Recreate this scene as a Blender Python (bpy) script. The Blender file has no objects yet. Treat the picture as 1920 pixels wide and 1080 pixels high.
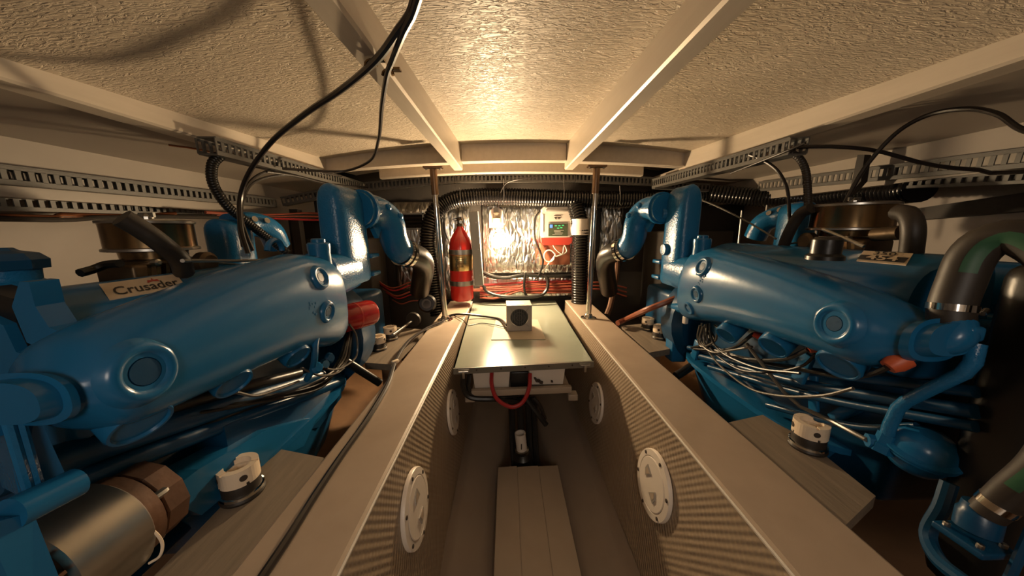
import bpy, bmesh, math, random
from mathutils import Vector, Matrix, Euler, noise
random.seed(7)
R = math.radians
scene = bpy.context.scene
COL = scene.collection

# ------------------------------------------------------------------ camera
F = 580.0                       # focal length in pixels of the 1920 px frame
CAM = Vector((-0.06, 0.0, 0.76))
CROT = Euler((R(90 - 10.55), R(0.0), R(-0.79)), 'XYZ').to_matrix() @ Matrix.Rotation(R(-0.5), 3, 'Z')
cd = bpy.data.cameras.new('camera'); cam = bpy.data.objects.new('camera', cd); COL.objects.link(cam)
cam.matrix_world = Matrix.Translation(CAM) @ CROT.to_4x4()
cd.sensor_width = 36.0; cd.lens = 36.0 * F / 1920.0; cd.clip_start = 0.01; cd.clip_end = 50
scene.camera = cam

# ------------------------------------------------------------------ world, exposure
w = bpy.data.worlds.new('world'); scene.world = w; w.use_nodes = True
w.node_tree.nodes['Background'].inputs['Color'].default_value = (1.0, 0.86, 0.7, 1)
w.node_tree.nodes['Background'].inputs['Strength'].default_value = 0.01
vs = scene.view_settings
vs.view_transform = 'Standard'; vs.look = 'None'; vs.exposure = 0.0; vs.gamma = 1.0; vs.use_curve_mapping = False
LAMP_W = 50.0                   # the work lamp on the bulkhead
FILL_W = 7.0                    # fill light added behind the camera

# ------------------------------------------------------------------ pixel helpers (place things where they stand)
def ray(px, py): return CROT @ Vector(((px - 960) / F, (540 - py) / F, -1.0))
def PY(px, py, y): d = ray(px, py); return CAM + d * ((y - CAM.y) / d.y)
def PX(px, py, x): d = ray(px, py); return CAM + d * ((x - CAM.x) / d.x)
def PZ(px, py, z): d = ray(px, py); return CAM + d * ((z - CAM.z) / d.z)
def V(*a): return Vector(a)

# ------------------------------------------------------------------ materials
def nd(nt, t, **k):
    n = nt.nodes.new(t)
    for a, v in k.items():
        if a in n.inputs: n.inputs[a].default_value = v
        else: setattr(n, a, v)
    return n
def mat(name, col, rough=0.5, metal=0.0, col2=None, nscale=6.0, namt=0.5, bump=0.0, bscale=60.0, spec=0.5,
        emit=None, estr=0.0, stretch=None, coat=0.0, detail=4.0, trans=0.0):
    m = bpy.data.materials.new(name); m.use_nodes = True; nt = m.node_tree; L = nt.links.new
    b = nt.nodes['Principled BSDF']
    b.inputs['Base Color'].default_value = (*col, 1); b.inputs['Roughness'].default_value = rough
    b.inputs['Metallic'].default_value = metal; b.inputs['Specular IOR Level'].default_value = spec
    b.inputs['Coat Weight'].default_value = coat; b.inputs['Transmission Weight'].default_value = trans
    if emit: b.inputs['Emission Color'].default_value = (*emit, 1); b.inputs['Emission Strength'].default_value = estr
    tc = nd(nt, 'ShaderNodeTexCoord'); mp = nd(nt, 'ShaderNodeMapping')
    if stretch: mp.inputs['Scale'].default_value = stretch
    L(tc.outputs['Object'], mp.inputs['Vector'])
    if col2:
        n = nd(nt, 'ShaderNodeTexNoise', Scale=nscale, Detail=detail, Roughness=0.6); L(mp.outputs[0], n.inputs['Vector'])
        cr = nd(nt, 'ShaderNodeValToRGB'); cr.color_ramp.elements[0].position = 0.5 - namt / 2; cr.color_ramp.elements[1].position = 0.5 + namt / 2
        cr.color_ramp.elements[0].color = (*col, 1); cr.color_ramp.elements[1].color = (*col2, 1)
        L(n.outputs['Fac'], cr.inputs[0]); L(cr.outputs[0], b.inputs['Base Color'])
    if bump:
        n = nd(nt, 'ShaderNodeTexNoise', Scale=bscale, Detail=3.0); L(mp.outputs[0], n.inputs['Vector'])
        bp = nd(nt, 'ShaderNodeBump', Strength=bump, Distance=0.004); L(n.outputs['Fac'], bp.inputs['Height']); L(bp.outputs[0], b.inputs['Normal'])
    return m
def mat_ceiling():
    m = mat('textured_vinyl', (0.60, 0.51, 0.40), 0.45, col2=(0.52, 0.43, 0.32), nscale=2.5, namt=0.5)
    nt = m.node_tree; L = nt.links.new; b = nt.nodes['Principled BSDF']
    tc = nd(nt, 'ShaderNodeTexCoord'); mp = nd(nt, 'ShaderNodeMapping'); mp.inputs['Scale'].default_value = (0.45, 1.45, 1.0)
    L(tc.outputs['Object'], mp.inputs[0])
    n0 = nd(nt, 'ShaderNodeTexNoise', Scale=9.0, Detail=2.0); L(mp.outputs[0], n0.inputs['Vector'])
    mx = nd(nt, 'ShaderNodeVectorMath', operation='MULTIPLY_ADD'); mx.inputs[1].default_value = (0.03, 0.03, 0)
    L(n0.outputs['Color'], mx.inputs[0]); L(mp.outputs[0], mx.inputs[2])
    n1 = nd(nt, 'ShaderNodeTexNoise', Scale=115.0, Detail=3.0, Roughness=0.55, Distortion=1.2); L(mx.outputs[0], n1.inputs['Vector'])
    cr = nd(nt, 'ShaderNodeValToRGB'); cr.color_ramp.elements[0].position = 0.40; cr.color_ramp.elements[1].position = 0.58
    L(n1.outputs['Fac'], cr.inputs[0])
    bp = nd(nt, 'ShaderNodeBump', Strength=0.75, Distance=0.0035); L(cr.outputs[0], bp.inputs['Height']); L(bp.outputs[0], b.inputs['Normal'])
    return m
def mat_weave():
    # woven roving glass cloth under gelcoat: small basket bumps
    m = mat('woven_glassfibre', (0.30, 0.225, 0.155), 0.42, col2=(0.36, 0.28, 0.20), nscale=9.0, namt=0.6)
    nt = m.node_tree; L = nt.links.new; b = nt.nodes['Principled BSDF']
    tc = nd(nt, 'ShaderNodeTexCoord'); sx = nd(nt, 'ShaderNodeSeparateXYZ'); L(tc.outputs['Object'], sx.inputs[0])
    def op(o_, x, y=None):
        a_ = nd(nt, 'ShaderNodeMath', operation=o_)
        for i_, q_ in enumerate((x, y)):
            if q_ is None: continue
            if isinstance(q_, (int, float)): a_.inputs[i_].default_value = q_
            else: L(q_, a_.inputs[i_])
        return a_.outputs[0]
    rowz = op('MULTIPLY', sx.outputs['Z'], 1 / 0.0075)
    ph = op('MULTIPLY', op('FLOOR', rowz), math.pi)
    a = op('SINE', op('ADD', op('MULTIPLY', sx.outputs['Y'], 2 * math.pi / 0.014), ph))
    c = op('ABSOLUTE', op('SINE', op('MULTIPLY', rowz, math.pi)))
    mu = nd(nt, 'ShaderNodeMath', operation='MULTIPLY'); L(a, mu.inputs[0]); L(c, mu.inputs[1])
    n = nd(nt, 'ShaderNodeTexNoise', Scale=14.0); L(tc.outputs['Object'], n.inputs['Vector'])
    m2 = nd(nt, 'ShaderNodeMath', operation='MULTIPLY'); L(mu.outputs[0], m2.inputs[0]); L(n.outputs['Fac'], m2.inputs[1])
    bp = nd(nt, 'ShaderNodeBump', Strength=0.5, Distance=0.003); L(m2.outputs[0], bp.inputs['Height']); L(bp.outputs[0], b.inputs['Normal'])
    return m
def mat_foil():
    m = mat('crinkled_foil', (0.66, 0.65, 0.62), 0.28, 1.0)
    nt = m.node_tree; L = nt.links.new; b = nt.nodes['Principled BSDF']
    tc = nd(nt, 'ShaderNodeTexCoord'); mp = nd(nt, 'ShaderNodeMapping'); mp.inputs['Scale'].default_value = (1.6, 1.0, 0.55)
    L(tc.outputs['Object'], mp.inputs[0])
    n0 = nd(nt, 'ShaderNodeTexNoise', Scale=7.0, Detail=3.0); L(mp.outputs[0], n0.inputs['Vector'])
    mx = nd(nt, 'ShaderNodeVectorMath', operation='MULTIPLY_ADD'); mx.inputs[1].default_value = (0.06, 0.06, 0.06)
    L(n0.outputs['Color'], mx.inputs[0]); L(mp.outputs[0], mx.inputs[2])
    v = nd(nt, 'ShaderNodeTexVoronoi', Scale=26.0, feature='DISTANCE_TO_EDGE'); L(mx.outputs[0], v.inputs['Vector'])
    v2 = nd(nt, 'ShaderNodeTexVoronoi', Scale=9.0, feature='DISTANCE_TO_EDGE'); L(mx.outputs[0], v2.inputs['Vector'])
    n1 = nd(nt, 'ShaderNodeTexNoise', Scale=22.0, Detail=4.0); L(mp.outputs[0], n1.inputs['Vector'])
    a = nd(nt, 'ShaderNodeMath', operation='ADD'); L(v.outputs['Distance'], a.inputs[0]); L(n1.outputs['Fac'], a.inputs[1])
    a2 = nd(nt, 'ShaderNodeMath', operation='ADD'); L(a.outputs[0], a2.inputs[0]); L(v2.outputs['Distance'], a2.inputs[1])
    bp = nd(nt, 'ShaderNodeBump', Strength=0.8, Distance=0.012); L(a2.outputs[0], bp.inputs['Height']); L(bp.outputs[0], b.inputs['Normal'])
    return m
def mat_wood(name, c1, c2, stretch=(8, 1, 8), rough=0.6):
    m = mat(name, c1, rough, col2=c2, nscale=5.0, namt=0.5, stretch=stretch, bump=0.15, bscale=12, detail=6)
    return m
def mat_cast(name, col, rough, bump, bscale, coat=0.0):
    return mat(name, col, rough, col2=tuple(c * 1.25 for c in col), nscale=7, namt=0.7, bump=bump, bscale=bscale, coat=coat, spec=0.38)

BLUE = (0.010, 0.104, 0.240)
M = {
 'ceiling': mat_ceiling(), 'weave': mat_weave(), 'foil': mat_foil(),
 'blue': mat_cast('blue_enamel', BLUE, 0.24, 0.04, 45),
 'blue_cast': mat_cast('blue_enamel_on_casting', (0.012, 0.116, 0.265), 0.20, 0.22, 260),
 'blue_dark': mat_cast('blue_enamel_dark_shaded', (0.004, 0.042, 0.100), 0.32, 0.1, 60),  # darker enamel; on pump, rail and pipes it holds their shade
 'beam': mat('aluminium_beam', (0.54, 0.465, 0.37), 0.40, 0.15, col2=(0.62, 0.54, 0.44), nscale=9, namt=0.5, stretch=(6, 0.6, 6), bump=0.04),
 'panel': mat('painted_panel', (0.38, 0.33, 0.275), 0.45, col2=(0.31, 0.265, 0.22), nscale=3, bump=0.03, bscale=30),
 'hullwhite': mat('hull_white_paint', (0.33, 0.28, 0.24), 0.5, col2=(0.27, 0.225, 0.185), nscale=4, bump=0.05, bscale=30),
 'gelcoat': mat('gelcoat_tan', (0.42, 0.33, 0.25), 0.42, col2=(0.34, 0.26, 0.19), nscale=7, namt=0.5, bump=0.06, bscale=25),
 'gelgrey': mat('gelcoat_grey', (0.33, 0.265, 0.21), 0.42, col2=(0.27, 0.21, 0.165), nscale=5, bump=0.05, bscale=18),
 'boxgrey': mat('bilge_box_grey', (0.40, 0.32, 0.245), 0.5, col2=(0.33, 0.26, 0.195), nscale=5, bump=0.05, bscale=25),
 'bilge': mat('bilge_brown', (0.32, 0.175, 0.09), 0.5, col2=(0.18, 0.10, 0.055), nscale=7, bump=0.12, bscale=22),
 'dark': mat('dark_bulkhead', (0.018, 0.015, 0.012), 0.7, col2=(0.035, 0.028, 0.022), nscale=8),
 'duct': mat('grey_duct_plastic', (0.115, 0.108, 0.096), 0.45, col2=(0.095, 0.089, 0.079), nscale=8),
 'black': mat('black_rubber', (0.012, 0.011, 0.010), 0.33, bump=0.05, bscale=90),
 'blackgloss': mat('black_plastic_gloss', (0.010, 0.009, 0.009), 0.20),
 'cable': mat('black_cable', (0.018, 0.013, 0.011), 0.34),
 'greywire': mat('grey_wire', (0.11, 0.10, 0.085), 0.3, 0.2),
 'chrome': mat('chrome', (0.72, 0.70, 0.66), 0.10, 1.0),
 'steel': mat('brushed_steel', (0.50, 0.48, 0.45), 0.32, 1.0, col2=(0.36, 0.35, 0.32), nscale=12),
 'rust': mat('rusty_steel', (0.16, 0.075, 0.04), 0.6, 0.4, col2=(0.07, 0.04, 0.026), nscale=14, bump=0.2),
 'brass': mat('brass_air_cleaner', (0.30, 0.20, 0.10), 0.24, 1.0, col2=(0.20, 0.13, 0.065), nscale=7),
 'brassdull': mat('dull_brass', (0.16, 0.11, 0.065), 0.45, 0.8, col2=(0.07, 0.05, 0.032), nscale=14, bump=0.15),
 'white': mat('white_plastic', (0.80, 0.72, 0.64), 0.35, col2=(0.74, 0.66, 0.57), nscale=8),
 'cream': mat('cream_plastic', (0.88, 0.74, 0.57), 0.42, col2=(0.80, 0.65, 0.48), nscale=20),
 'dirt_and_holes': mat('dirt_and_hole_shade', (0.05, 0.035, 0.025), 0.8),
 'lid': mat('grey_painted_lid', (0.31, 0.34, 0.28), 0.20, col2=(0.275, 0.30, 0.24), nscale=5, bump=0.03, bscale=14),
 'lidedge': mat('galvanised_edge', (0.24, 0.225, 0.19), 0.4, 0.5, col2=(0.18, 0.17, 0.145), nscale=14),
 'board': mat('pale_cardboard', (0.46, 0.40, 0.30), 0.6, col2=(0.40, 0.34, 0.25), nscale=18),
 'hbox': mat('heater_case', (0.42, 0.38, 0.34), 0.45, 0.2, col2=(0.37, 0.335, 0.30), nscale=10),
 'hboxside': mat('heater_case_tan', (0.46, 0.36, 0.27), 0.5),
 'red': mat('red_enamel', (0.44, 0.020, 0.016), 0.22, coat=0.3),
 'redplastic': mat('red_plastic', (0.55, 0.055, 0.035), 0.35),
 'redcable': mat('red_cable', (0.35, 0.020, 0.022), 0.35),
 'rustcable': mat('rust_red_cable', (0.27, 0.06, 0.032), 0.45),
 'hosebrown': mat('copper_brown_hose', (0.27, 0.085, 0.045), 0.35),
 'orange': mat('orange_boot', (0.55, 0.10, 0.035), 0.45),
 'terracotta': mat('terracotta_board', (0.36, 0.12, 0.06), 0.55, col2=(0.28, 0.09, 0.045), nscale=12),
 'gold': mat('gold_foil_label', (0.62, 0.46, 0.22), 0.22, 1.0),
 'greybox': mat('grey_trunking', (0.22, 0.215, 0.21), 0.45),
 'plank': mat_wood('weathered_plank', (0.26, 0.205, 0.15), (0.16, 0.125, 0.09), (14, 1.2, 14)),
 'green': mat('green_tape', (0.022, 0.10, 0.046), 0.5, col2=(0.016, 0.07, 0.034), nscale=20),
 'hosedark': mat('brown_black_hose', (0.035, 0.026, 0.020), 0.5, col2=(0.022, 0.017, 0.013), nscale=14, bump=0.1),
 'darkwood': mat_wood('dark_wood', (0.028, 0.02, 0.014), (0.014, 0.01, 0.008), (1, 6, 6)),
 'paper': mat('cream_sticker', (0.62, 0.50, 0.36), 0.4),
 'ink': mat('black_ink', (0.014, 0.013, 0.014), 0.5),
 'redink': mat('red_ink', (0.42, 0.05, 0.03), 0.5),
 'whiteink': mat('pale_ink', (0.6, 0.55, 0.48), 0.5),
 'stain': mat('beige_window', (0.5, 0.42, 0.33), 0.4),
 'copper': mat('copper_pipe', (0.50, 0.20, 0.10), 0.3, 1.0),
 'screen': mat('dark_screen', (0.09, 0.11, 0.06), 0.3, col2=(0.04, 0.05, 0.03), nscale=30),
 'green_led': mat('green_led', (0.05, 0.4, 0.12), 0.4, emit=(0.12, 1.0, 0.3), estr=0.8),
 'blue_led': mat('blue_led', (0.05, 0.1, 0.4), 0.4, emit=(0.15, 0.35, 1.0), estr=1.2),
 'bulb': mat('lamp_bulb', (1, 0.9, 0.75), 0.4, emit=(1.0, 0.80, 0.52), estr=55.0),
 'bulbsoft': mat('fill_globe', (1, 0.9, 0.75), 0.4, emit=(1.0, 0.82, 0.6), estr=6.0),
 'bronze': mat('bronze_post', (0.20, 0.13, 0.085), 0.3, 0.9),
}

# ------------------------------------------------------------------ mesh builder
class MB:
    def __init__(s): s.v = []; s.f = []; s.sm = []
    def add(s, vs, fs, smooth=True):
        o = len(s.v); s.v += [Vector(p) for p in vs]; s.f += [tuple(i + o for i in f) for f in fs]; s.sm += [smooth] * len(fs); return s
    def box(s, c, size, rot=None, bev=0.0, taper=1.0):
        c = Vector(c); h = Vector(size) * 0.5
        if bev <= 0:
            pts = [V(x * h.x * (taper if z > 0 else 1), y * h.y * (taper if z > 0 else 1), z * h.z) for x in (-1, 1) for y in (-1, 1) for z in (-1, 1)]
            fs = [(0, 1, 3, 2), (4, 6, 7, 5), (0, 4, 5, 1), (2, 3, 7, 6), (0, 2, 6, 4), (1, 5, 7, 3)]
        else:
            bm = bmesh.new(); bmesh.ops.create_cube(bm, size=1.0)
            for v in bm.verts:
                k = taper if v.co.z > 0 else 1
                v.co = V(v.co.x * size[0] * k, v.co.y * size[1] * k, v.co.z * size[2])
            bmesh.ops.bevel(bm, geom=list(bm.edges), offset=bev, segments=3, profile=0.5, affect='EDGES')
            bm.verts.ensure_lookup_table(); pts = [v.co.copy() for v in bm.verts]; fs = [tuple(v.index for v in f.verts) for f in bm.faces]; bm.free()
        if rot is not None: pts = [rot @ p for p in pts]
        return s.add([p + c for p in pts], fs, bev > 0)
    def rings(s, rs, cap=True, closed=False, smooth=True):
        n = len(rs[0]); vs = [p for r in rs for p in r]; fs = []
        m = len(rs)
        for i in range(m - 1 + (1 if closed else 0)):
            a = i * n; b = ((i + 1) % m) * n
            for k in range(n): fs.append((a + k, a + (k + 1) % n, b + (k + 1) % n, b + k))
        s.add(vs, fs, smooth)
        if cap and not closed:
            s.add(rs[0], [tuple(range(n))[::-1]], False); s.add(rs[-1], [tuple(range(n))], False)
        return s
    def tube(s, pts, r, seg=10, cap=True, sx=1.0, up=None):
        pts = [Vector(p) for p in pts]; n = len(pts)
        rad = r if isinstance(r, (list, tuple)) else [r] * n
        t0 = (pts[1] - pts[0]).normalized()
        ref = Vector(up) if up is not None else (V(0, 0, 1) if abs(t0.z) < 0.9 else V(1, 0, 0))
        u = (ref - t0 * ref.dot(t0)).normalized(); rs = []
        for i, p in enumerate(pts):
            t = (pts[min(i + 1, n - 1)] - pts[max(i - 1, 0)]).normalized()
            u = (u - t * u.dot(t)).normalized(); w_ = t.cross(u)
            rs.append([p + (u * math.cos(a) + w_ * math.sin(a) * sx) * rad[i] for a in [2 * math.pi * k / seg for k in range(seg)]])
        return s.rings(rs, cap)
    def lathe(s, o, axis, prof, seg=24, cap=True, smooth=True):
        o = Vector(o); t = Vector(axis).normalized(); ref = V(0, 0, 1) if abs(t.z) < 0.9 else V(1, 0, 0)
        u = (ref - t * ref.dot(t)).normalized(); w_ = t.cross(u)
        rs = [[o + t * h + (u * math.cos(a) + w_ * math.sin(a)) * r for a in [2 * math.pi * k / seg for k in range(seg)]] for r, h in prof]
        return s.rings(rs, cap, smooth=smooth)
    def quad(s, a, b, c, d): return s.add([a, b, c, d], [(0, 1, 2, 3)], False)
    def prism(s, outline, off):
        n = len(outline); o2 = [Vector(p) + Vector(off) for p in outline]
        s.add(list(outline) + o2, [tuple(range(n))[::-1], tuple(range(n, 2 * n))] + [(k, (k + 1) % n, n + (k + 1) % n, n + k) for k in range(n)], False); return s
    def sphere(s, c, r, sx=(1, 1, 1), n=10):
        prof = []; c = Vector(c); rs = []
        for i in range(1, n):
            a = math.pi * i / n - math.pi / 2
            rs.append([c + V(math.cos(a) * math.cos(b) * r * sx[0], math.cos(a) * math.sin(b) * r * sx[1], math.sin(a) * r * sx[2]) for b in [2 * math.pi * k / (2 * n) for k in range(2 * n)]])
        return s.rings(rs, True)

def spline(pts, n=40):
    P = [Vector(p) for p in pts]
    if len(P) == 2: return [P[0].lerp(P[1], i / (n - 1)) for i in range(n)]
    P = [P[0] * 2 - P[1]] + P + [P[-1] * 2 - P[-2]]; out = []
    for i in range(1, len(P) - 2):
        for k in range(16):
            t = k / 16; a, b, c, d = P[i - 1], P[i], P[i + 1], P[i + 2]
            out.append(0.5 * ((2 * b) + (c - a) * t + (2 * a - 5 * b + 4 * c - d) * t * t + (3 * b - a - 3 * c + d) * t ** 3))
    out.append(P[-2]); L = [0]
    for i in range(1, len(out)): L.append(L[-1] + (out[i] - out[i - 1]).length)
    res = []; j = 0
    for i in range(n):
        d = L[-1] * i / (n - 1)
        while j < len(L) - 2 and L[j + 1] < d: j += 1
        k = (d - L[j]) / max(L[j + 1] - L[j], 1e-9); res.append(out[j].lerp(out[j + 1], min(max(k, 0), 1)))
    return res
def plen(pts): return sum((Vector(pts[i + 1]) - Vector(pts[i])).length for i in range(len(pts) - 1))

# ------------------------------------------------------------------ objects
ROOT = {}
def obj(name, mb, m, parent=None, label=None, cat=None, group=None, kind=None, origin=None):
    me = bpy.data.meshes.new(name)
    if parent is not None: org = ROOT[parent.name]
    elif origin is not None: org = Vector(origin)
    else:
        xs = [p.x for p in mb.v]; ys = [p.y for p in mb.v]; zs = [p.z for p in mb.v]
        org = V((min(xs) + max(xs)) / 2, (min(ys) + max(ys)) / 2, min(zs))
    me.from_pydata([tuple(p - org) for p in mb.v], [], mb.f); me.validate()
    if len(me.polygons) == len(mb.sm): me.polygons.foreach_set('use_smooth', mb.sm)
    bm = bmesh.new(); bm.from_mesh(me); bmesh.ops.recalc_face_normals(bm, faces=bm.faces)
    for e in bm.edges:
        if len(e.link_faces) == 2 and e.calc_face_angle(0) > 0.62: e.smooth = False
    bm.to_mesh(me); bm.free()
    me.materials.append(M[m] if isinstance(m, str) else m)
    o = bpy.data.objects.new(name, me); COL.objects.link(o)
    if parent is not None: o.parent = parent
    else: o.location = org
    ROOT[o.name] = org
    if label: o['label'] = label
    if cat: o['category'] = cat
    if group: o['group'] = group
    if kind: o['kind'] = kind
    return o
def thing(name, label, cat, loc=(0, 0, 0), group=None):
    o = bpy.data.objects.new(name, None); COL.objects.link(o); o.location = loc; o.empty_display_size = 0.02
    o['label'] = label; o['category'] = cat
    if group: o['group'] = group
    ROOT[o.name] = Vector(loc); return o
def dup(root, loc, rot=None, label=None, scale=None):
    r = root.copy(); COL.objects.link(r); r.location = loc
    if rot is not None: r.rotation_euler = rot
    if scale: r.scale = scale
    if label: r['label'] = label
    ROOT[r.name] = Vector(loc)
    for ch in list(root.children):
        c = ch.copy(); COL.objects.link(c); c.parent = r
        for g in list(ch.children):
            d = g.copy(); COL.objects.link(d); d.parent = c
    return r
def cable(name, pts, r, m, label=None, cat='cable', parent=None, n=48, seg=8, group=None):
    return obj(name, MB().tube(spline(pts, n), r, seg), m, parent, label, None if parent else cat, group)
def corr(pts, r, pitch=0.014, depth=0.12, seg=18):
    """a corrugated hose: ribbed tube along a spline"""
    L = plen(spline(pts, 60)); k = max(int(L / pitch) * 4, 16); p = spline(pts, k + 1)
    rad = [r * (1 - depth * (0.0, 0.25, 1.0, 0.25)[i % 4]) for i in range(k + 1)]
    return MB().tube(p, rad, seg)

# ================================================================== THE SETTING
YB = 1.74                                     # bulkhead
def zc(x, y): return 1.045 + 0.045 * y - 0.048 * (x / 0.72) ** 2
def hull(x): return -0.10 + 0.27 * abs(x)
# hull bottom
mb = MB(); xs = [-1.35 + 0.075 * i for i in range(37)]; ys = [-1.0 + 0.2 * i for i in range(15)]
vs_ = [V(x, y, hull(x)) for y in ys for x in xs]
mb.add(vs_, [(j * 37 + i, j * 37 + i + 1, (j + 1) * 37 + i + 1, (j + 1) * 37 + i) for j in range(14) for i in range(36) if abs(xs[i] + 0.0375) > 0.30])
obj('floor', mb, 'bilge', kind='structure', label='brown hull bottom beneath the engines', origin=(0, 0, 0))
# ceiling, with the crown of the deck
mb = MB(); nx, ny = 24, 14
gx = [-0.86 + 1.62 * i / nx for i in range(nx + 1)]; gy = [-1.0 + 2.74 * j / ny for j in range(ny + 1)]
mb.add([V(x, y, zc(x, y)) for y in gy for x in gx], [(j * (nx + 1) + i, (j + 1) * (nx + 1) + i, (j + 1) * (nx + 1) + i + 1, j * (nx + 1) + i + 1) for j in range(ny) for i in range(nx)])
c = obj('ceiling', mb, 'ceiling', kind='structure', label='cream leather-textured vinyl deckhead', origin=(0, 0, 0))
# outboard deckhead panels and the white faces below them
mb = MB()
mb.box((-0.97, 0.37, 0.985), (0.30, 2.74, 0.012), Euler((0, R(-8), 0)).to_matrix())
obj('ceiling_outboard', mb, 'panel', kind='structure', label='smooth pale side deck panel over the left engine', origin=(-0.97, 0.37, 0.985))
mb = MB(); mb.box((0.87, 0.37, 1.0), (0.36, 2.74, 0.012), Euler((0, R(5), 0)).to_matrix())
obj('ceiling_outboard', mb, 'panel', kind='structure', label='smooth pale side deck panel over the right engine', origin=(0.87, 0.37, 1.0))
mb = MB(); mb.box((-1.115, 0.37, 0.90), (0.03, 2.74, 0.125)); obj('trim_1', mb, 'panel', kind='structure')
mb = MB(); mb.box((1.065, 0.37, 0.945), (0.03, 2.74, 0.125)); obj('trim_2', mb, 'panel', kind='structure')
# hull sides
for s, nm, l in ((-1, 'wall_left', 'white hull side behind the left engine'), (1, 'wall_right', 'white hull side behind the right engine')):
    mb = MB(); mb.prism([V(s * 1.25, -1.0, 0.1), V(s * 1.25, -1.0, 1.1), V(s * 1.28, -1.0, 1.1), V(s * 1.28, -1.0, 0.1)], (0, 2.74, 0))
    obj(nm, mb, 'hullwhite', kind='structure', label=l)
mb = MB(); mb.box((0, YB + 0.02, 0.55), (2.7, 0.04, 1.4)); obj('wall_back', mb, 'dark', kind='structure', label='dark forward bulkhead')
mb = MB(); mb.box((0, -1.02, 0.55), (2.7, 0.04, 1.4)); obj('wall_front', mb, 'hullwhite', kind='structure', label='pale bulkhead behind the camera')

# stringers: hollow box girders of glassfibre between the engines and the bilge well
def stringer(s, label):
    t = thing('hull_stringer', label, 'stringer', (s * 0.30, 0.3, -0.05))
    y0, y1 = -0.7, 1.665
    xi, xo, zt = 0.256, 0.380, 0.380
    mb = MB(); b = 0.006
    sec = [(xo, -0.02), (xo, zt - b), (xo - b * 0.4, zt - b * 0.3), (xo - b, zt), (xi + b, zt), (xi + b * 0.3, zt - b * 0.3), (xi, zt - b)]
    pr = [V(s * x, y0, z) for x, z in sec]; pr2 = [V(s * x, y1, z) for x, z in sec]
    n = len(sec)
    mb.add(pr + pr2, [(k, k + 1, n + k + 1, n + k) for k in range(n - 1)], False)
    mb.add(pr2, [tuple(range(n))], False)
    obj('top_cap', mb, 'gelcoat', t)
    mb = MB(); ny_ = 30; nz = 10
    vv = []
    for j in range(ny_ + 1):
        y = y0 + (y1 - y0) * j / ny_
        for k in range(nz + 1):
            q = k / nz; x = xi + (0.210 - xi) * q + 0.003 * noise.noise(V(s * 5, y * 6, q * 3)); z = zt - 0.006 + (-0.02 - zt + 0.006) * q
            vv.append(V(s * x, y, z))
    mb.add(vv, [(j * (nz + 1) + k, j * (nz + 1) + k + 1, (j + 1) * (nz + 1) + k + 1, (j + 1) * (nz + 1) + k) for j in range(ny_) for k in range(nz)])
    obj('woven_side', mb, 'weave', t, label='woven glassfibre cloth face')
    mb = MB(); mb.tube([V(s * (xi + 0.0005), y0 + (y1 - y0) * i / 30, zt - 0.004 + 0.001 * noise.noise(V(0, i * .7, s))) for i in range(31)], 0.0026, 6)
    obj('resin_bead', mb, 'whiteink', t, label='pale chipped edge bead')
    return t
stringer(-1, 'tan glassfibre hull stringer beside the left engine, black cord lying on it')
stringer(1, 'tan glassfibre hull stringer beside the right engine')
# bilge well inner lining, with a trough down the middle that narrows forward
mb = MB()
for s in (-1, 1):
    rs = []
    for j in range(25):
        y = -0.7 + 2.4 * j / 24; k = 0.102 - 0.052 * min(1, max(0, (y - 0.9) / 0.42))
        rs.append([V(s * x, y, z) for x, z in ((0.216, 0.035), (0.208, 0.008), (0.195, -0.008), (k + 0.03, -0.062), (k + 0.008, -0.080), (k, -0.10), (k - 0.012, -0.20), (0.0, -0.21))])
    n = 8
    mb.add([p for r_ in rs for p in r_], [(j * n + i, j * n + i + 1, (j + 1) * n + i + 1, (j + 1) * n + i) for j in range(24) for i in range(n - 1)])
obj('floor_bilge', mb, 'gelgrey', kind='structure', label='grey V-shaped bilge well lining', origin=(0, 0, -0.19))

# ------------------------------------------------------------------ deckhead beams
def beam_long(x0, x1, zb, y0, y1, label, dz=0.0):
    mb = MB(); n = 12
    for i in range(n):
        ya, yb = y0 + (y1 - y0) * i / n, y0 + (y1 - y0) * (i + 1) / n
    rs = []
    for i in range(n + 1):
        y = y0 + (y1 - y0) * i / n; zt = zc((x0 + x1) / 2, y) + 0.02; b = 0.004
        rs.append([V(x0, y, zt), V(x0, y, zb + b), V(x0 + b, y, zb), V(x1 - b, y, zb), V(x1, y, zb + b), V(x1, y, zt)])
    mb.rings(rs, True, smooth=False)
    return obj('deck_beam', mb, 'beam', label=label, cat='beam', origin=(x0, y0, zb))
def beam_pair():
    pass
beam_long(-0.281, -0.243, 1.008, -0.95, 1.365, 'aluminium deck beam carrying the two black cables')
beam_long(0.184, 0.222, 1.008, -0.95, 1.365, 'aluminium deck beam right of the centre ceiling panel')
beam_long(-0.835, -0.785, 0.980, -0.95, 1.36, 'deep pale side beam above the left engine')
beam_long(0.665, 0.715, 0.990, -0.95, 1.36, 'deep pale side beam above the right engine')
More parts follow.
